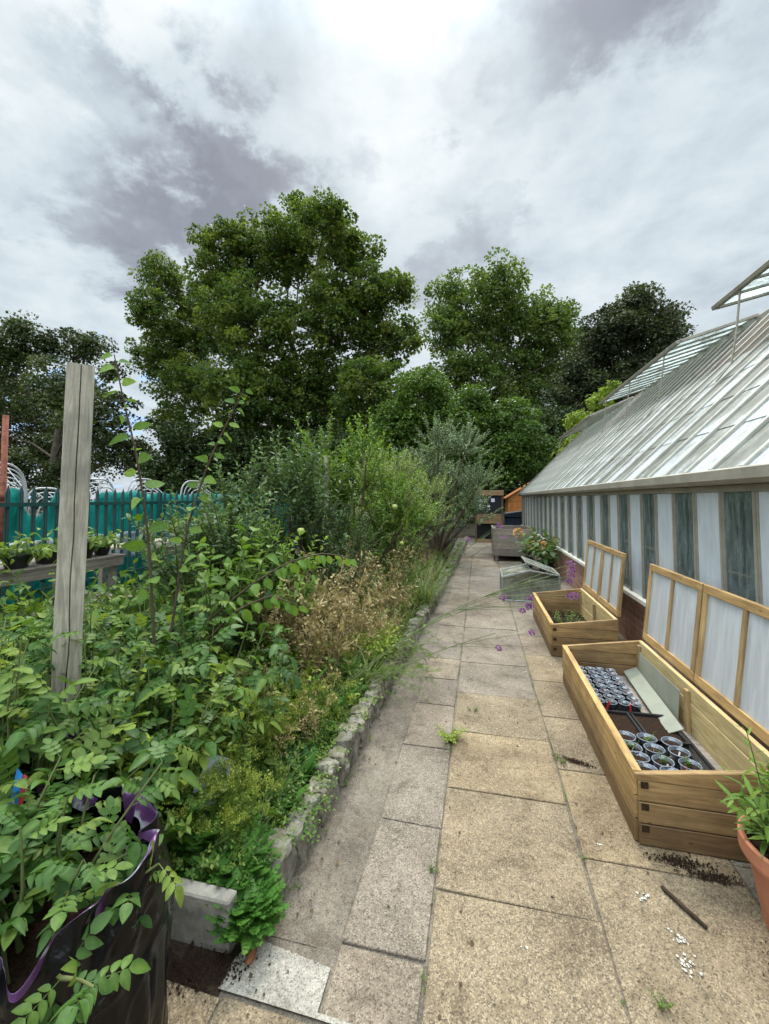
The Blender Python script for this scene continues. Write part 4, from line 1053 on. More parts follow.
# ------------------------------------------------------------------ terracotta pot with leafy plant
TP = empty('terracotta_pot', (1.10, 1.79, 0)); tag(TP, 'large terracotta pot of green lance leaved plant at the right edge of the paving', 'plant pot')
m = MB(); m.lathe([(.001, 0), (.115, 0), (.12, .01), (.158, .235), (.178, .24), (.184, .255), (.184, .30), (.176, .306), (.165, .30), (.160, .25)], 48); m.build('pot', M['terracotta'], TP, smooth=False)
m = MB(); m.lathe([(.001, .265), (.162, .258)], 24); m.build('compost', M['compost'], TP)
TPP = empty('leafy_plant', (1.10, 1.79, .26)); tag(TPP, 'bushy plant with narrow glossy leaves growing in the terracotta pot', 'plant')
f = Fol(); s = Fol()
for k in range(34):
    a = rnd.uniform(0, 6.28); rr = rnd.uniform(0, .12); lean = rnd.uniform(.1, .9)
    leafy_shoot(f, s, (rr*math.cos(a), rr*math.sin(a), 0), (lean*math.cos(a), lean*math.sin(a), 1), rnd.uniform(.12, .30), T_NARROW, .11, 14, .35, .85, .004, .25, tint=(.5, .25))
leafy_shoot(f, s, (-.08, .0, .05), (-.25, .0, 1), .42, T_NARROW, .06, 12, .05, .8, .004, .4)
f.build('foliage', F['pear'], TPP); s.build('stem', F['stem'], TPP)
m = MB(); m.tube([(.684, 1.893, .009), (.72, 1.83, .011), (.773, 1.755, .008)], [.007, .008, .006], 7); o = m.build('stick', M['stick'], smooth=True); tag(o, 'dark brown stick lying on the paving near the large cold frame', 'stick')
m = MB(); m.lathe([(.001, .001), (.018, .006), (.022, .014), (.012, .026), (.001, .03)], 10); o = m.build('dead_leaf', M['snail'], smooth=True); o.location = (-.752, 1.309, .002); o.scale = (.7, 1.3, 1); tag(o, 'curled brown dead leaf on the pale mortar patch by the concrete edging block', 'leaf')

# potted plants by the planter
def big_leaf_plant(x, y, potr, label, flower):
    t = black_pot(x, y, 0, potr, .22, 'black pot of '+label, None); f = Fol(); s = Fol(); fl = Fol()
    for k in range(9):
        a = rnd.uniform(0, 6.28); pts = leafy_shoot(f, s, (0, 0, .18), (.5*math.cos(a), .5*math.sin(a), 1), rnd.uniform(.45, .85), T_BIG, .21, 9, .3, 1.05, .007, .25, leafdroop=.15)
        if flower and k < 4:
            fl = Fol(); c = pts[-1]; n = 70; d = rdir(n, .3); fl.leaves(T_QUAD, c+d*.07, d, rdir(n), .05, rng.uniform(0, 1, n)); fl.build('flower_head', F['hydr'], t)
    f.build('foliage', F['apple' if not flower else 'pear'], t); s.build('stem', F['stem'], t)
big_leaf_plant(1.35, 9.3, .17, 'broad leaved hydrangea with dusty pink heads near the grey planter', True)
big_leaf_plant(1.02, 9.7, .14, 'lower bright green bushy plant in front of the grey planter', False)
big_leaf_plant(1.28, 8.6, .13, 'broad leaved plant nearest the old glass frame against the wall', False)

# ------------------------------------------------------------------ trees
def tree(name, label, cat, base, lobes, depth, fm, leaf, per, dens=1., trunk_r=.35, tm=T_QUAD, clump=(.45, .85), sparse=0., limbs=True, group=None, tint0=.5, shoots=None):
    root = empty(name, (base[0], base[1], 0)); tag(root, label, cat, group)
    f = Fol(); tr = Fol(); bx, by = base
    zlow = min(z-r for _, z, r in lobes)
    ztop = max(z+r for _, z, r in lobes)
    H_ = ztop*.62; xs_ = np.array([l[0] for l in lobes]); xc = float(np.mean(xs_))
    tp = [(0, 0, -.1), (.02*H_, 0, H_*.25), (-.01*H_+(xc-bx)*.2, 0, H_*.5), ((xc-bx)*.5, .2, H_*.8), ((xc-bx)*.8, .3, H_)]
    tp = np.array(tp)
    tr.tube(np.array([along(tp, [u])[0][0] for u in np.linspace(0, 1, 14)]), trunk_r, trunk_r*.35, 9)
    for (x, z, r) in lobes:
        cy_ = rnd.uniform(-1, 1)*depth*.75; q_ = (by+cy_)/by; x = x*q_; z = 1.53+(z-1.53)*q_; r = r*q_; c = np.array([x-bx, cy_, z])
        if limbs:
            u = min(.98, max(.25, (z-r*1.2)/H_*.8)); p0 = along(tp, [u])[0][0]
            mid = (p0+c)/2+np.array([rnd.uniform(-.3, .3)*r, rnd.uniform(-.3, .3)*r, -.15*r])
            cp_ = [p0, p0*.6+mid*.4+np.array([0, 0, .1*r]), mid, mid*.5+c*.5+np.array([0, 0, .12*r]), c]
            tr.tube(np.array(cp_), trunk_r*.2*min(1, r/2+.3), trunk_r*.05, 6)
        nc = max(5, int(dens*10*(r/clump[1])**1.9))
        dd = rdir(nc, .15); rad = r*rng.uniform(.25, 1.1, nc)**.8
        cc_ = c+dd*rad[:, None]*np.array([1, max(.8, depth/3/r) if r < depth/3 else 1, .92])
        if limbs:
            for q in cc_[::3]: tr.tube(np.array([c, (c+q)/2+rng.normal(size=3)*.1*r, q]), trunk_r*.05, .012, 3)
        for q in cc_:
            cr_ = rng.uniform(*clump)*min(1., r/1.2+.25)
            n = int(per*rng.uniform(.6, 1.3)); d = rdir(n, .45); rr_ = cr_*rng.uniform(.35, 1.0, n)**.5
            P = q+d*rr_[:, None]*np.array([1, 1, .62])
            ld = unit(d*.7+rng.normal(size=(n, 3))*.6+np.array([0, 0, -.25])); N = unit(d*.6+np.array([0, 0, .7])+rng.normal(size=(n, 3))*.45)
            tint = tint0+rng.normal(0, .2)+rng.normal(0, .17, n)
            f.leaves(tm, P, ld, N, leaf*rng.uniform(.7, 1.25, n), tint)
    f.build('crown', fm, root)
    tr.build('trunk', F['bark'], root, smooth=True)
    for o in kids(root): o.location = (0, 0, 0)
    return root
LOB = {
'plane': [(-10.09, 20.18, 1.86), (-11.92, 18.32, 2.56), (-8.3, 17.84, 1.97), (-6.77, 14.59, 2.07), (-5.02, 15.07, 0.89), (-5.89, 11.5, 1.93), (-6.76, 8.58, 2.46), (-9.69, 13.53, 3.31), (-9.66, 8.42, 3.31), (-14.35, 19.01, 2.34), (-17.2, 19.76, 1.69), (-19.26, 20.28, 0.86), (-17.71, 16.51, 2.68), (-15.67, 13.39, 3.47), (-19.29, 13.72, 3.0), (-23.05, 17.73, 1.76), (-23.87, 15.51, 1.62), (-22.81, 12.15, 2.2), (-20.43, 9.01, 2.74), (-21.9, 6.88, 1.46), (-16.38, 9.15, 2.93), (-12.93, 8.25, 2.72), (-12.9, 5.49, 2.45), (-16.72, 5.75, 2.1), (-8.25, 5.48, 2.36), (-11.94, 21.39, 0.94), (-4.24, 12.02, 0.76)],
'plane2': [(1.67, 21.77, 2.61), (-2.09, 20.72, 2.47), (-3.37, 17.88, 2.11), (-0.52, 16.64, 3.58), (3.89, 18.17, 3.49), (6.97, 18.62, 1.99), (6.65, 15.1, 2.98), (2.02, 12.13, 3.9), (5.56, 11.45, 3.19), (8.37, 15.42, 1.25), (-1.68, 13.04, 2.66), (-5.05, 12.57, 1.74), (-6.53, 13.15, 1.17), (9.88, 15.75, 0.89), (0, 7, 3), (5, 6.5, 3)],
'dark': [(10.49, 13.81, 1.56), (11.93, 12.8, 1.15), (8.78, 12.76, 1.58), (8.0, 10.92, 2.12), (10.72, 11.25, 2.33), (6.85, 8.95, 2.0), (6.17, 6.26, 2.15), (8.25, 8.06, 2.51), (5.68, 3.76, 1.75), (10.36, 8.28, 1.95)],
'sap': [(5.29, 5.8, 0.57), (4.53, 4.8, 0.71), (5.8, 6.4, 0.31), (4.22, 3.59, 0.81), (5.06, 4.56, 0.62)],
'midA': [(-2.63, 6.08, 1.38), (-3.58, 4.81, 1.21), (-1.62, 5.1, 1.09), (-2.88, 3.75, 1.48), (-4.3, 4.03, 0.75), (-2.4, 2.2, 1.4)],
'midB': [(-0.32, 4.9, 1.01), (1.0, 4.34, 1.22), (1.96, 3.0, 1.0), (0.79, 3.0, 1.2), (-0.53, 2.82, 1.41), (-.3, 1.3, 0.8)],
'left': [(-29.58, 12.01, 1.76), (-25.35, 11.32, 1.44), (-23.45, 9.72, 0.77), (-33.12, 11.23, 2.5), (-27.29, 8.42, 2.39), (-31.09, 6.89, 3.14), (-23.97, 6.59, 1.81), (-22.3, 7.95, 0.64), (-26.71, 4.37, 2.38), (-22.72, 4.28, 1.4), (-36.25, 8.56, 3.2), (-20.82, 4.24, 1.01), (-32.25, 3.46, 2.07), (-27, 2, 2)],
'fill1': [(-17.28, 4.81, 1.12), (-15.13, 3.9, 1.65), (-18.23, 3.12, 1.13), (-16, 2, 1.6), (-18.5, 1.6, 1.3)],
'fill2': [(-12.54, 3.55, 1.79), (-9.51, 3.49, 1.74), (-7.22, 3.45, 1.7), (-14.42, 2.56, 1.43), (-10.69, 2.25, 1.38), (-8.5, 1.6, 1.5), (-12.5, 1.5, 1.5)],
'fill3': [(-6.09, 3.71, 1.49), (-4.34, 2.54, 1.69), (-2.1, 1.97, 1.65), (-5.5, 1.6, 1.6)],
}
tree('plane_tree', 'huge broad green plane tree towering behind the fence left of centre', 'tree', (-10.6, 26), LOB['plane'], 5.0, F['plane'], .21, 60, 1.25, .42, clump=(.26, .72), tint0=.5)
tree('maple_tree', 'tall light green round crowned tree behind the bushes right of the huge plane tree', 'tree', (2.5, 40), LOB['plane2'], 6, F['plane2'], .29, 62, 1.25, .5, clump=(.6, 1.15))
tree('purple_leaved_tree', 'dark purplish leaved tree rising behind the greenhouse roof', 'tree', (8.2, 30), LOB['dark'], 4, F['dark'], .18, 120, 1.5, .35, clump=(.5, .9))
tree('lime_sapling', 'small yellow green tree poking up behind the far greenhouse vent', 'tree', (4.8, 20), LOB['sap'], .8, F['sap'], .13, 26, 1.6, .07, clump=(.2, .4))
tree('bushy_tree', 'rounded mid green tree left of the path end, in front of the tall crowns', 'tree', (-2.7, 19), LOB['midA'], 2.2, F['mid'], .13, 100, 1.5, .16, clump=(.3, .6))
tree('bushy_tree', 'wide dark green tree hanging over the notice board at the path end', 'tree', (.4, 17.2), LOB['midB'], 1.6, F['mid'], .12, 110, 1.6, .16, clump=(.28, .55), tint0=.35)
tree('locust_tree', 'airy dark tree with feathery layered crown at the far left', 'tree', (-27.5, 22), LOB['left'], 5, F['left'], .2, 85, 1.25, .4, clump=(.45, .95))
tree('evergreen_tree', 'low dark evergreen behind the netting right of the wooden post', 'tree', (-16, 21), LOB['fill1'], 2, F['evergreen'], .17, 100, 1.4, .2, clump=(.4, .7))
tree('evergreen_tree', 'dark evergreen mass beneath the huge plane tree behind the apple shoots', 'tree', (-10.5, 21), LOB['fill2'], 2.5, F['evergreen'], .17, 110, 1.5, .25, clump=(.4, .8))
tree('evergreen_tree', 'dark evergreen between the plane tree and the rounded green tree', 'tree', (-4.5, 24), LOB['fill3'], 2.5, F['evergreen'], .17, 100, 1.5, .2, clump=(.4, .8))
tree('evergreen_tree', 'dark evergreen screening the far end behind the orange shed', 'tree', (3.5, 26), [(2, 2.5, 2), (4.5, 3, 2.3), (7, 3, 2.3), (0, 2.5, 2), (4, 5.5, 1.6)], 2, F['evergreen'], .18, 100, 1.4, .2, clump=(.4, .8))
# thin top growth on the dark tree
f = Fol(); s = Fol()
for k in range(12): leafy_shoot(f, s, (rnd.uniform(-.7, .7), 0, -.3), (rnd.uniform(-.6, .7), rnd.uniform(-.3, .3), 1), rnd.uniform(.8, 1.9), T_QUAD, .30, 34, .1, 1.2, .03, .3, wob=.15)
wt = empty('young_tree', (10.3, 31, 0)); tag(wt, 'thin leafy treetop sticking up above the dark purplish tree', 'tree')
a = f.build('crown', F['plane'], wt); a.location = (0, 0, 14.4)
s.tube(np.array([(0, 0, -14.4), (.1, 0, -7), (0, 0, .3)]), .16, .05, 6); b = s.build('trunk', F['brown'], wt); b.location = (0, 0, 14.4)

def shoot_shrub(name, label, cat, base, lobes, nsh, L, tm, ll, nl, fm, up=1.2, r=.005, droop=.15, ang=.8, dep=.6, limb=.05, tint=(.5, .22), fruit=None):
    root = empty(name, (base[0], base[1], 0)); tag(root, label, cat); f = Fol(); s = Fol()
    tot = sum(q[2]**2 for q in lobes)
    for (x, z, rr) in lobes:
        k = max(3, int(nsh*rr*rr/tot)); c = np.array([x-base[0], rnd.uniform(-.5, .5)*dep, z])
        s.tube(np.array([(rnd.uniform(-.04, .04), 0, 0), (c[0]*.3, c[1]*.3, z*.35), (c[0]*.8, c[1]*.8, z*.8), c]), limb, limb*.25, 5)
        for _ in range(k):
            d = rdir(1, .35)[0]; p = c+d*rr*rnd.uniform(.1, .85)*np.array([1, max(1, dep/max(rr, .1)*.6), 1])
            if p[2] < .12: p[2] = .12+rnd.random()*.2
            dd = d*.9+np.array([0, 0, up]); leafy_shoot(f, s, p, dd, L*rnd.uniform(.5, 1.2), tm, ll, nl, droop, ang, r, .08, tint)
    f.build('foliage', fm, root); s.build('branches', F['brown'], root)
    if fruit:
        for (fx, fy, fz, fr) in fruit:
            m = MB(); m.lathe([(.001, -fr), (fr*.7, -fr*.72), (fr, 0), (fr*.75, fr*.68), (.001, fr*.82)], 12); o = m.build('fruit', FR, root, smooth=True); o.location = (fx-base[0], fy-base[1], fz)
    return root
FR = flat_mat('pale_green_fruit', (.30, .34, .09), .45, .4, var=.25, scale=20)
shoot_shrub('silver_leaved_tree', 'grey green silvery leaved small tree leaning toward the path beyond the pale shrub', 'tree', (-1.05, 10.5), [(-0.95, 2.74, 0.55), (-0.31, 2.68, 0.5), (0.0, 1.85, 0.42), (-1.41, 2.04, 0.66), (-0.66, 1.6, 0.75), (-0.10, 1.15, 0.42), (-1.85, 1.68, 0.62), (-1.16, 0.9, 0.61), (-2.25, 2.26, 0.47)], 620, .55, T_MID, .085, 24, F['silver'], up=.9, dep=1.2, r=.006)
shoot_shrub('pale_shrub', 'pale yellow green willowy shrub between the pear tree and the silvery tree', 'shrub', (-1.5, 8.2), [(-1.55, 1.75, .5), (-1.0, 1.5, .42), (-2.0, 1.9, .45), (-1.3, 1.1, .55), (-2.1, 1.3, .5), (-.95, .95, .35), (-1.6, .6, .5)], 560, .42, T_SLIM, .10, 26, F['willow'], up=1.0, dep=.9, r=.004)
shoot_shrub('pear_tree', 'bright green fruit tree with pale apples beside the stake in mid bed', 'fruit tree', (-1.75, 5.7), [(-1.75, 1.55, .42), (-1.25, 1.45, .38), (-2.2, 1.65, .40), (-1.5, 2.0, .32), (-2.1, 1.1, .42), (-1.3, 1.0, .40), (-1.0, 1.2, .28), (-1.7, .7, .45), (-2.1, 2.05, .25)], 300, .5, T_OVAL, .085, 24, F['pear'], up=1.1, dep=.8, limb=.035, fruit=[(-1.05, 5.2, 1.42, .038), (-1.65, 5.1, 1.02, .045), (-.98, 5.3, .95, .03), (-1.35, 5.1, .82, .033), (-1.9, 5.0, 1.28, .04)])
shoot_shrub('apple_tree', 'dark grey green apple tree with upright leafy shoots left of the stake', 'fruit tree', (-1.95, 4.3), [(-2.08, 1.45, .34), (-2.55, 1.25, .30), (-1.8, 1.2, .32), (-2.3, .85, .40), (-1.85, .75, .36), (-2.7, .8, .3), (-2.02, 1.75, .18)], 170, .6, T_OVAL, .098, 26, F['apple'], up=1.9, dep=.6, limb=.03, droop=.05, fruit=[(-1.75, 3.9, 1.2, .04), (-2.2, 3.95, 1.05, .035)])
shoot_shrub('apple_tree', 'small dark apple bush with leaning leafy shoots in front of the teal netting', 'fruit tree', (-2.35, 3.3), [(-2.4, .95, .28), (-2.1, .75, .3), (-2.0, 1.1, .24), (-2.65, .7, .26)], 80, .50, T_OVAL, .09, 24, F['apple'], up=1.7, dep=.5, limb=.02, droop=.05)
shoot_shrub('dark_shrub', 'dark leafy shrub filling the bed in front of the pale fruit tree', 'shrub', (-1.45, 4.4), [(-1.55, .75, .34), (-1.3, .55, .3), (-1.75, .5, .32), (-1.3, .95, .22)], 150, .34, T_MID, .05, 20, F['apple'], up=.8, dep=.6, limb=.015)

shoot_shrub('apple_tree', 'low dark apple bush with upright shoots below the right end of the teal netting', 'fruit tree', (-2.75, 4.1), [(-2.75, .75, .30), (-3.05, .62, .26), (-2.5, .85, .32), (-2.42, 1.25, .2), (-2.2, .8, .35)], 110, .48, T_OVAL, .095, 26, F['apple'], up=1.8, dep=.7, limb=.03, droop=.05)
shoot_shrub('dark_shrub', 'dark leafy shrub low behind the dry stems below the pale willowy shrub', 'shrub', (-1.35, 6.0), [(-1.2, .6, .35), (-1.6, .7, .4), (-.95, .5, .25), (-1.3, .95, .3), (-1.9, .9, .35)], 190, .36, T_MID, .055, 20, F['pear'], up=.8, dep=.6, limb=.015)
shoot_shrub('leafy_shrub', 'broad leaved green shrub between the two whips and the apple bushes', 'shrub', (-1.85, 3.3), [(-1.75, .85, .3), (-2.1, .9, .3), (-1.5, .65, .26), (-1.95, .6, .32)], 90, .42, T_OVAL, .085, 18, F['pear'], up=1.0, dep=.5, limb=.015)
# ------------------------------------------------------------------ potato and other large leaved plants
def potato(name, label, loc, H_, nst, leafL, fm='potato', tm=T_POT, spread=.55, cat='plant', nl=8, tint=(.5, .22)):
    root = empty(name, loc); tag(root, label, cat); f = Fol(); s = Fol()
    for k in range(nst):
        a = 2*PI*k/nst+rnd.uniform(-.5, .5); sp = rnd.uniform(.15, 1)*spread
        leafy_shoot(f, s, (.06*math.cos(a), .06*math.sin(a), 0), (sp*math.cos(a), sp*math.sin(a), 1), H_*rnd.uniform(.65, 1.15), tm, leafL, nl, .35, 1.05, .007, .28, tint, leafdroop=.12, taper=.8, wob=.09)
    f.build('foliage', F[fm], root); s.build('stem', F['stem'], root); return root
potato('potato_plant', 'potato plant with broad blue green leaflets growing out of the front black bag', (-1.18, .95, .40), .36, 10, .15, spread=.75, nl=8, tint=(.42, .2))
potato('potato_plant', 'small potato plant leaning out over the front rim of the front black bag', (-1.05, .84, .42), .30, 7, .13, spread=.8, nl=8, tint=(.38, .2))
potato('potato_plant', 'pale leaved potato plant spilling over the left edge of the front black bag', (-1.30, .86, .46), .30, 6, .15, spread=1.0, nl=7, tint=(.45, .2))
potato('potato_plant', 'potato plant growing from the second bag at the left edge', (-1.64, 1.20, .44), .40, 9, .18, spread=.9, nl=8, tint=(.5, .2))
PP = [((-1.42, 1.62), .62, 'potato plant right behind the pale plastic scrap'), ((-1.75, 1.78), .78, 'tall potato plant directly right of the wooden post'), ((-2.05, 1.52), .72, 'potato plant at the foot of the wooden post on its left'),
      ((-1.38, 2.05), .72, 'potato plant with yellowing lower leaves in the middle of the near bed'), ((-1.85, 2.25), .86, 'tall potato plant behind the wooden post'), ((-2.35, 2.0), .80, 'potato plant in front of the left potting bench'),
      ((-2.45, 2.65), .80, 'potato plant standing below the far bench'), ((-2.0, 1.95), .9, 'tallest potato plant rising beside the post'), ((-2.75, 1.9), .72, 'potato plant at the far left by the warped board')]
PP += [((-1.64, 1.36), .92, 'potato plant just in front of the wooden post'), ((-1.80, 1.30), .90, 'potato plant at the left edge in front of the wooden post'), ((-1.58, 1.50), .70, 'potato plant between the second bag and the wooden post'), ((-2.9, 2.5), .85, 'potato plant hiding the legs of the left bench')]
for (p, h, lb) in PP: potato('potato_plant', lb, (p[0], p[1], .08), h, 9, rnd.uniform(.14, .21), spread=.5, nl=10, tint=(rnd.uniform(.25, .6), .26))
potato('yellow_green_herb', 'yellow green leafy herb with pale tips at the left edge behind the second bag', (-1.95, 1.30, .08), .66, 14, .075, 'lime', T_OVAL, .45, nl=22, tint=(.6, .25))
potato('yellow_green_herb', 'yellow green leafy herb beside the concrete edging and pale scrap', (-1.45, 1.42, .08), .52, 10, .07, 'lime', T_OVAL, .5, nl=20, tint=(.45, .25))
potato('yellow_green_herb', 'tall yellow green herb with pale tips left of the wooden post foot', (-2.15, 1.42, .08), .80, 12, .07, 'lime', T_OVAL, .4, nl=24, tint=(.5, .28))
potato('yellow_green_herb', 'yellow green herb pushing up through potato leaves right of the wooden post foot', (-1.50, 1.78, .08), .66, 9, .065, 'lime', T_OVAL, .4, nl=22, tint=(.35, .28))
potato('bean_plant', 'drooping broad leaved climber below the two whips right of the post', (-1.75, 2.55, .5), .72, 10, .13, 'pear', T_BIG, .5, nl=10, tint=(.35, .2))
potato('currant_bush', 'dark broad leaved bush between the climber and the apple bush', (-2.0, 2.95, .1), .95, 12, .10, 'apple', T_LOBED, .5, nl=14, tint=(.5, .22))
potato('rose_bush', 'rose bush with yellowing compound leaves and a brown stem in the near bed', (-1.22, 1.92, .08), .50, 6, .17, 'weed', T_ROSE, .4, nl=7, tint=(.75, .25))
# pot leaves drooping to the path side of the bed
def whip(name, label, pts, n, ll, fm='pear', t0=.12, r=.008, drp=.25, ang=1.0, tmm=T_BIG):
    root = empty(name, pts[0]); tag(root, label, 'sapling'); f = Fol(); s = Fol()
    P0 = np.array(pts, float)-np.array(pts[0]); pp = np.array([along(P0, [u])[0][0] for u in np.linspace(0, 1, 16)])
    for i in range(1, 15): pp[i] = (pp[i-1]+2*pp[i]+pp[i+1])/4
    s.tube(pp, r, r*.35, 5, .8)
    t = np.linspace(t0, 1, n); P, D = along(pp, t); ph = np.arange(n)*2.4
    a = unit(np.cross(D, np.array([.0, 1., .0]))); b = np.cross(D, a); out = a*np.cos(ph)[:, None]+b*np.sin(ph)[:, None]*.8
    LD = unit(out*math.sin(ang)+D*math.cos(ang)*.7+np.array([0, 0, -drp]))
    # petiole then blade
    for i in range(n): s.tube(np.array([P[i], P[i]+LD[i]*.012]), .0015, .001, 3, .8)
    f.leaves(tmm, P+LD*.012, LD, unit(np.array([[.35, -1., .55]])+rng.normal(size=(n, 3))*.35), ll*rng.uniform(.75, 1.15, n)*np.linspace(1, .7, n), rng.normal(.5, .25, n))
    f.build('foliage', F[fm], root); s.build('stem', F['brown'], root)
whip('pear_whip', 'leafy sapling whip rising against the sky just right of the wooden post', [(-1.66, 1.88, .75), (-1.69, 1.86, 1.31), (-1.74, 1.82, 1.75), (-1.80, 1.78, 2.05), (-1.83, 1.75, 2.27)], 22, .105, ang=1.2)
whip('pear_whip', 'leafy sapling whip leaning right toward the top of the fence, right of the first whip', [(-1.66, 2.0, .8), (-1.62, 2.05, 1.35), (-1.50, 2.08, 1.75), (-1.38, 2.1, 2.0), (-1.30, 2.1, 2.15)], 26, .085, ang=1.2)
whip('pear_branch', 'low leafy branch reaching right over the dry stems with hanging leaves', [(-1.70, 2.4, .75), (-1.42, 2.4, .98), (-1.15, 2.4, 1.14), (-.92, 2.4, 1.20), (-.76, 2.4, 1.17)], 17, .085, drp=.9, ang=.7)
whip('pear_branch', 'short leafy branch with large hanging leaves below the low branch', [(-1.70, 2.3, .6), (-1.45, 2.3, .85), (-1.22, 2.3, .95), (-1.05, 2.3, .90)], 14, .095, drp=.9, ang=.7)

# ------------------------------------------------------------------ undergrowth (stuff)
def herb_proto(kind):
    f = Fol()
    if kind == 'leafy':
        for k in range(5): a = rnd.uniform(0, 6.28); leafy_shoot(f, f, (0, 0, 0), (.5*math.cos(a), .5*math.sin(a), 1), rnd.uniform(.6, 1.), T_MID, .13, 18, .4, 1.0, .006, .1)
    elif kind == 'round':
        for k in range(7): a = rnd.uniform(0, 6.28); leafy_shoot(f, f, (0, 0, 0), (.8*math.cos(a), .8*math.sin(a), 1), rnd.uniform(.5, .9), T_OVAL, .17, 9, .5, 1.1, .006, .2)
    elif kind == 'frond':
        for k in range(16):
            a = rnd.uniform(0, 6.28); z = rnd.uniform(0, .5); d = (math.cos(a), math.sin(a), rnd.uniform(.3, 1.4))
            f.leaves(T_FROND, np.array([[.1*d[0]*z, .1*d[1]*z, z]]), np.array([d]), np.array([[0, 0, 1.]]), rnd.uniform(.4, .65), rnd.uniform(.2, .9))
    elif kind == 'umbel':
        for k in range(6):
            a = rnd.uniform(0, 6.28); pts = curve_pts((0, 0, 0), (.4*math.cos(a), .4*math.sin(a), 1), rnd.uniform(.6, 1.), .15, 6, .05); f.tube(pts, .008, .004, 3, .5)
            P, D = along(pts, np.linspace(.2, .8, 5)); f.leaves(T_FEATHER, P, rdir(5, .3), rdir(5, 1), .3, rng.uniform(.2, .6, 5))
            for j in range(11):
                d = unit(rng.normal(size=3)*np.array([1, 1, .3])+np.array([0, 0, .5])); e = pts[-1]+d*.09; f.tube(np.array([pts[-1], e]), .002, .002, 3, .7)
                f.leaves(T_QUAD, e+rng.normal(size=(7, 3))*.016, rdir(7), rdir(7), .022, rng.uniform(.6, 1, 7))
    elif kind == 'dry':
        for k in range(9):
            a = rnd.uniform(0, 6.28); pts = curve_pts((rnd.uniform(-.1, .1), rnd.uniform(-.1, .1), 0), (.3*math.cos(a), .3*math.sin(a), 1), rnd.uniform(.6, 1.1), .25, 7, .08); f.tube(pts, .005, .002, 3, rnd.random())
            n = 26; P, D = along(pts, np.linspace(.35, 1, n)); f.leaves(T_SLIM, P, unit(rdir(n, .3)+D*.6), rdir(n), rng.uniform(.04, .11, n), rng.uniform(.1, 1, n))
            for j in range(5):
                p, d = along(pts, [rnd.uniform(.4, .95)]); q = curve_pts(p[0], unit(d[0]+rng.normal(size=3)*.6), rnd.uniform(.1, .25), .1, 4, .05); f.tube(q, .003, .001, 3, rnd.random())
                f.leaves(T_QUAD, q[-1]+rng.normal(size=(8, 3))*.02, rdir(8), rdir(8), .028, rng.uniform(.2, 1, 8))
    elif kind == 'grass':
        for k in range(38):
            a = rnd.uniform(0, 6.28); L = rnd.uniform(.5, 1.1); n = 5; p = np.array([rnd.uniform(-.12, .12), rnd.uniform(-.12, .12), 0]); d = np.array([.45*math.cos(a), .45*math.sin(a), 1.])
            pts = curve_pts(p, d, L, rnd.uniform(.6, 1.5), 6, .03); w = np.array([-math.sin(a), math.cos(a), 0])*.009; ws = np.array([1, 1, .9, .7, .45, .05])[:, None]
            V = np.concatenate([pts-w*ws, pts+w*ws]); T = np.array([[i, i+1, i+7] for i in range(5)]+[[i, i+7, i+6] for i in range(5)]); f.raw(V, T, np.full(12, rnd.random()))
    return f.arrays()
PR = {k: [herb_proto(k) for _ in range(4)] for k in ('leafy', 'round', 'frond', 'umbel', 'dry', 'grass')}
def scatter(fol, kind, pts, hs, tint=0., tv=.18):
    for (x, y, z), h in zip(pts, hs):
        V, T, C = PR[kind][rnd.randrange(4)]; a = rnd.uniform(0, 6.28); c, s = math.cos(a), math.sin(a)
        w = h*rnd.uniform(.8, 1.15); wx = w if h > .25 or h < .08 else max(w, .2)
        V2 = np.stack([(V[:, 0]*c-V[:, 1]*s)*wx+x, (V[:, 0]*s+V[:, 1]*c)*wx+y, V[:, 2]*w+z], 1)
        fol.raw(V2, T, C+tint+rnd.gauss(0, tv))
def bed_pts(n, x0, x1, y0, y1, hf):
    P = []; Hs = []
    for _ in range(n):
        y = y0+(y1-y0)*rnd.random()**1.3; e = kerb_x(y)-.13; x = rnd.uniform(max(x0, -3.3), min(x1, e)); P.append((x, y, .07)); Hs.append(hf(e-x, y)*rnd.uniform(.7, 1.25))
    return P, Hs
hlow = lambda d, y: .13+min(.42, d*.55)
def stuff(name, kind, mat, groups, label=None, **k):
    f = Fol()
    for n, x0, x1, y0, y1, hf in groups: P, H_ = bed_pts(n, x0, x1, y0, y1, hf); scatter(f, kind, P, H_, **k)
    o = f.build(name, mat); tag(o, label, None, None, 'stuff'); return o
stuff('weeds', 'leafy', F['weed'], [(520, -3.2, -.8, 1.42, 6, hlow), (120, -3.2, -.5, 6, 13, lambda d, y: .3), (150, -1.15, -.8, 1.45, 3.5, lambda d, y: .12+.3*d)])
stuff('broad_weeds', 'round', F['weed'], [(260, -3.2, -.8, 1.42, 4.5, lambda d, y: .10+min(.35, d*.45))], tint=-.15)
stuff('cut_leaved_weeds', 'frond', F['parsley'], [(120, -1.35, -.8, 1.45, 3.4, lambda d, y: .12+min(.2, d*.4))], tint=-.1)
stuff('umbel_herbs', 'umbel', F['fennel'], [(34, -1.45, -.95, 1.50, 2.3, lambda d, y: .25+min(.25, d*.5)), (14, -1.5, -.9, 2.3, 3.2, lambda d, y: .3)], tint=0)
stuff('dry_stems', 'dry', F['dry'], [(34, -1.75, -.85, 2.9, 5.2, lambda d, y: .30+min(.42, d*.9)), (9, -1.5, -.9, 2.0, 2.9, lambda d, y: .38), (12, -1.6, -.6, 6, 9, lambda d, y: .4)], tint=0)
stuff('long_grass', 'grass', F['strap'], [(110, -1.6, -.8, 3.0, 9, lambda d, y: .36), (60, -3.2, -.8, 1.5, 4, lambda d, y: .25)], tint=.1)
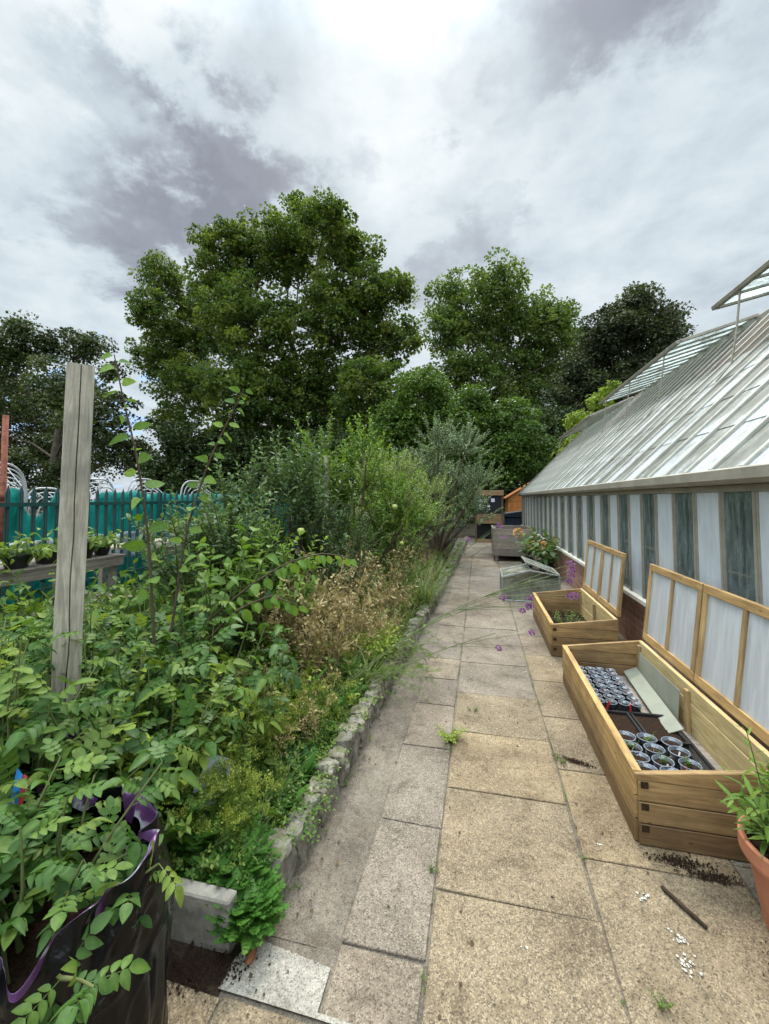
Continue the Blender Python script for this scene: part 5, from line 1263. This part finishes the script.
stuff('tall_weeds', 'leafy', F['weed'], [(170, -3.35, -2.3, 1.5, 4.2, lambda d, y: .88), (60, -3.2, -2.0, 4.2, 6.5, lambda d, y: .7)], tint=-.1)
stuff('climbing_weeds', 'round', F['weed'], [(90, -3.3, -2.4, 1.5, 4.0, lambda d, y: .7), (110, -1.8, -.85, 2.9, 7.0, lambda d, y: .26+min(.28, d*.5))], tint=.1)
stuff('seeding_weeds', 'leafy', F['lime'], [(46, -1.9, -.85, 2.2, 6.0, lambda d, y: .26+min(.25, d*.5))], tint=-.25)
# path joint weeds
f = Fol(); pts = []
for xl in (-.184, .416):
    for _ in range(90): pts.append((xl+rnd.uniform(-.006, .006), rnd.uniform(1.1, 12), 0.0))
for _ in range(120): y = rnd.uniform(1.5, 14); pts.append((kerb_x(y)+rnd.uniform(.0, .05), y, 0))
scatter(f, 'leafy', pts, [rnd.uniform(.010, .05) if q[0] > -.3 else rnd.uniform(.02, .055) for q in pts]); 
P2 = []
for _ in range(190): y = 1.5+rnd.random()**1.3*12; P2.append((kerb_x(y)-.05+rnd.uniform(-.09, .02), y, .10))
scatter(f, 'round', P2, [rnd.uniform(.04, .15) for _ in P2])
o = f.build('joint_weeds', F['weed']); tag(o, None, None, None, 'stuff')
def tuft(name, label, cat, loc, kind, h, n, fm, spread, tint=0.):
    f = Fol(); P = [(rnd.uniform(-1, 1)*spread, rnd.uniform(-1, 1)*spread, 0) for _ in range(n)]; scatter(f, kind, P, [h*rnd.uniform(.7, 1.2) for _ in P], tint=tint, tv=.08)
    root = empty(name, loc); tag(root, label, cat); f.build('foliage', F[fm], root); return root
tuft('parsley_clump', 'fresh bright green parsley like clump spilling between the concrete block and the stone edging', 'plant', (-.82, 1.40, .03), 'frond', .13, 26, 'parsley', .045)
tuft('parsley_clump', 'second bright green cut leaved clump just behind the first at the bed corner', 'plant', (-.92, 1.50, .07), 'frond', .14, 26, 'parsley', .07)
tuft('green_herb_clump', 'bright yellow green feathery clump in the dry stems by the edging', 'plant', (-.95, 3.55, .07), 'leafy', .40, 26, 'lime', .14, -.2)
tuft('day_lily', 'clump of arching strap leaves at the edge of the bed beyond the dry stems', 'plant', (-.80, 5.7, .07), 'grass', .62, 7, 'strap', .12, .1)
tuft('day_lily', 'second clump of arching strap leaves farther along the bed edge', 'plant', (-.85, 6.7, .07), 'grass', .55, 6, 'strap', .15, 0)
tuft('path_weed', 'small bright weed growing in the left paving joint', 'weed', (-.194, 2.72, 0), 'leafy', .10, 5, 'lime', .012)
tuft('path_weed', 'low weed in the right paving joint beside the dark soil spill', 'weed', (.446, 2.66, 0), 'leafy', .045, 6, 'weed', .03)
tuft('path_weed', 'small weed in the left paving joint below the hanging feathery stems', 'weed', (-.065, 3.12, 0), 'leafy', .06, 4, 'weed', .03)
tuft('path_weed', 'tiny weed at the near end of the right paving joint', 'weed', (.533, 1.477, 0), 'leafy', .05, 4, 'weed', .02)
tuft('path_weed', 'tiny weed low in the left paving joint nearest the camera', 'weed', (-.205, 1.77, 0), 'leafy', .035, 3, 'weed', .01)
# feathery stems hanging over the path
f = Fol(); s = Fol()
for k in range(26):
    a = rnd.uniform(-.5, .4); p = (-.86+rnd.uniform(-.05, .05), 3.35+rnd.uniform(-.4, .5), .12+rnd.uniform(0, .1))
    L = rnd.uniform(.3, .62); pts = curve_pts(p, (1, a, .65), L, .8, 7, .06); s.tube(pts, .0022, .001, 3, .5); n = 12
    P, D = along(pts, np.linspace(.25, 1, n)); f.leaves(T_FEATHER, P, unit(rdir(n)*.8+D), rdir(n, 1), rng.uniform(.04, .08, n), rng.uniform(.2, .7, n))
root = empty('feathery_herb'); tag(root, 'wispy feathery green stems hanging over the edging onto the left paving', 'plant'); f.build('foliage', F['fennel'], root); s.build('stem', F['stem'], root)

# verbena
def verbena(label, p0, p1, sag, heads, r=.0035, group=None):
    root = empty('verbena', p0); tag(root, label, 'flower'); s = Fol(); f = Fol(); fl = Fol(); p0 = np.array(p0, float); p1 = np.array(p1, float)
    t = np.linspace(0, 1, 14)[:, None]; pts = (p0*(1-t)+p1*t)+np.array([0, 0, 1])*sag*np.sin(t*PI)-p0
    s.tube(pts, r, r*.55, 5, .5)
    P, D = along(pts, np.linspace(.25, .9, 6)); f.leaves(T_NARROW, P, unit(rdir(6)+D), rdir(6, 1), .05, .4)
    for hd in heads:
        h = np.array(hd)-p0; q = pts[9]; s.tube(np.array([q, (q+h)/2+np.array([0, 0, .01]), h]), r*.5, r*.35, 4, .5)
        fl = Fol(); n = 70; d = rdir(n, .3); rad = rnd.uniform(.016, .024); fl.leaves(T_QUAD, h+d*rad*rng.uniform(.4, 1, n)[:, None]*np.array([1, 1, .8]), d, rdir(n), .012, rng.uniform(0, 1, n))
        fl.build('flower_head', F['verbena'], root)
    s.build('stem', F['stem'], root); f.build('foliage', F['weed'], root)
verbena('longest verbena stem arching over the path, purple heads before the smaller cold frame', (-.95, 2.65, .25), (.45, 3.0, 1.0), .12, [(.59, 3.0, 1.09), (.595, 3.0, 1.05), (.60, 3.02, 1.01), (.58, 3.0, .97), (.58, 3.0, .88), (.615, 3.0, .88)])
verbena('verbena stem with three purple heads level with the front of the smaller cold frame', (-.95, 2.5, .25), (.20, 3.0, .90), .10, [(.33, 3.0, .85), (.32, 3.0, .79), (.28, 3.0, .76), (.33, 2.98, .80)])
verbena('lower verbena stem with a single small head over the middle of the path', (-.95, 2.8, .18), (.05, 3.0, .80), .10, [(.15, 3.0, .845)])
verbena('verbena stem with tiny low heads over the paving', (-.9, 2.8, .15), (.1, 3.0, .60), .05, [(.34, 3.0, .62), (.12, 3.0, .50)])
verbena('far verbena stem with a purple head in front of the grey planter', (-.85, 5.0, .3), (.12, 5.0, 1.12), .05, [(.22, 5.0, 1.23), (.23, 5.0, 1.2)])
verbena('far verbena stem with two small heads against the end of the path', (-.85, 5.1, .2), (.1, 5.0, .98), .05, [(.28, 5.0, 1.08), (-.13, 5.0, 1.05)])

# debris on the paving
f = Fol(); n = 420; P = np.stack([rng.uniform(-.72, 1.1, n), 1.0+rng.uniform(0, 1, n)**1.5*9, np.full(n, .006)], 1)
k = n//2; P[:k, 0] = np.array([kerb_x(y) for y in P[:k, 1]])+np.abs(rng.normal(0, .08, k))
P = P[~((P[:, 0] > .63) & (P[:, 1] > 2.05))]; n = len(P)
f.leaves(T_QUAD, P, unit(rng.normal(size=(n, 3))*np.array([1, 1, .15])), unit(rng.normal(size=(n, 3))*.3+np.array([0, 0, 1])), rng.uniform(.004, .02, n), rng.uniform(0, .6, n))
o = f.build('leaf_litter', flat_mat('leaf_litter', (.09, .06, .035), .9, .1, var=.6, scale=9)); tag(o, None, None, None, 'stuff')
def crumbs(cx_, cy_, sx_, sy_, n, mt_, name='soil_spill', rot=0.):
    f = Fol(); x = rng.normal(0, sx_, n); y = rng.normal(0, sy_, n); P = np.stack([cx_+x*math.cos(rot)-y*math.sin(rot), cy_+x*math.sin(rot)+y*math.cos(rot), rng.uniform(.002, .008, n)], 1)
    tet = (np.array([(-.5, -.4, 0), (.5, -.3, 0), (0, .6, 0), (0, 0, .6)], float), np.array([(0, 1, 3), (1, 2, 3), (2, 0, 3)]))
    f.leaves(tet, P, unit(rng.normal(size=(n, 3))*np.array([1, 1, .1])), np.array([[0, 0, 1.]]), rng.uniform(.003, .009, n), .5)
    o = f.build(name, M[mt_]); tag(o, None, None, None, 'stuff')
crumbs(.80, 2.04, .055, .016, 420, 'compost'); crumbs(.90, 1.99, .05, .014, 360, 'compost'); crumbs(.53, 2.66, .045, .010, 320, 'compost', rot=-.3)
crumbs(.97, 1.66, .03, .04, 160, 'compost'); crumbs(-.83, 1.27, .04, .025, 260, 'compost'); crumbs(-.92, 1.24, .05, .03, 700, 'compost')
def splash(cx_, cy_, n, s):
    m = MB()
    for _ in range(n):
        x, y, r = cx_+rnd.gauss(0, s), cy_+rnd.gauss(0, s), rnd.uniform(.0015, .006); k = 8
        m.add([(x+r*rnd.uniform(.5, 1.3)*math.cos(2*PI*i/k), y+r*rnd.uniform(.5, 1.3)*math.sin(2*PI*i/k), .0045) for i in range(k)], [tuple(range(k))])
    return m
for i, (x, y, n, s) in enumerate([(.60, 1.84, 14, .012), (.665, 1.70, 12, .014), (.66, 1.61, 30, .018), (.62, 4.2, 14, .05), (.5, 2.05, 3, .01), (.13, 1.55, 2, .01), (.6, 3.3, 8, .08), (.35, 3.6, 10, .2)]):
    o = splash(x, y, n, s).build('paint_splash', M['splash']); tag(o, None, None, None, 'stuff')

# plants inside the greenhouse, dim behind the panes
for k in range(12):
    root = empty('indoor_plant', (2.45+.25*(k % 3), 1.6+.95*k, .35)); tag(root, 'leafy green plant seen dimly through the greenhouse panes', 'plant', 'plants inside the greenhouse')
    if k == 0:
        f = Fol(); s = Fol()
        for j in range(22): a = rnd.uniform(0, 6.28); leafy_shoot(f, s, (0, 0, rnd.uniform(0, .5)), (.5*math.cos(a), .5*math.sin(a), 1), rnd.uniform(.6, 1.2), T_BIG, .13, 12, .4, 1., .006, .1)
        a = f.build('foliage', F['pear'], root); b = s.build('stem', F['stem'], root)
    else:
        for q in (a, b): c = q.copy(); COL.objects.link(c); c.parent = root

# ------------------------------------------------------------------ camera
cd = bpy.data.cameras.new('camera'); co = link(bpy.data.objects.new('camera', cd)); scene.camera = co
cd.sensor_fit = 'VERTICAL'; cd.sensor_height = 36; cd.lens = 415/1024*36; cd.clip_end = 3000; cd.clip_start = .02
co.location = (0, 0, 1.53); co.rotation_euler = (math.radians(92.5), 0, math.radians(12.83))
cd.shift_y = -(512-480)/1024
scene.view_settings.view_transform = 'Standard'; scene.view_settings.look = 'None'; scene.view_settings.gamma = 1; scene.view_settings.exposure = 1.15
scene.render.resolution_x = 769; scene.render.resolution_y = 1024
scene.render.engine = 'CYCLES'
scene.cycles.max_bounces = 5; scene.cycles.diffuse_bounces = 3; scene.cycles.transmission_bounces = 3; scene.cycles.transparent_max_bounces = 10
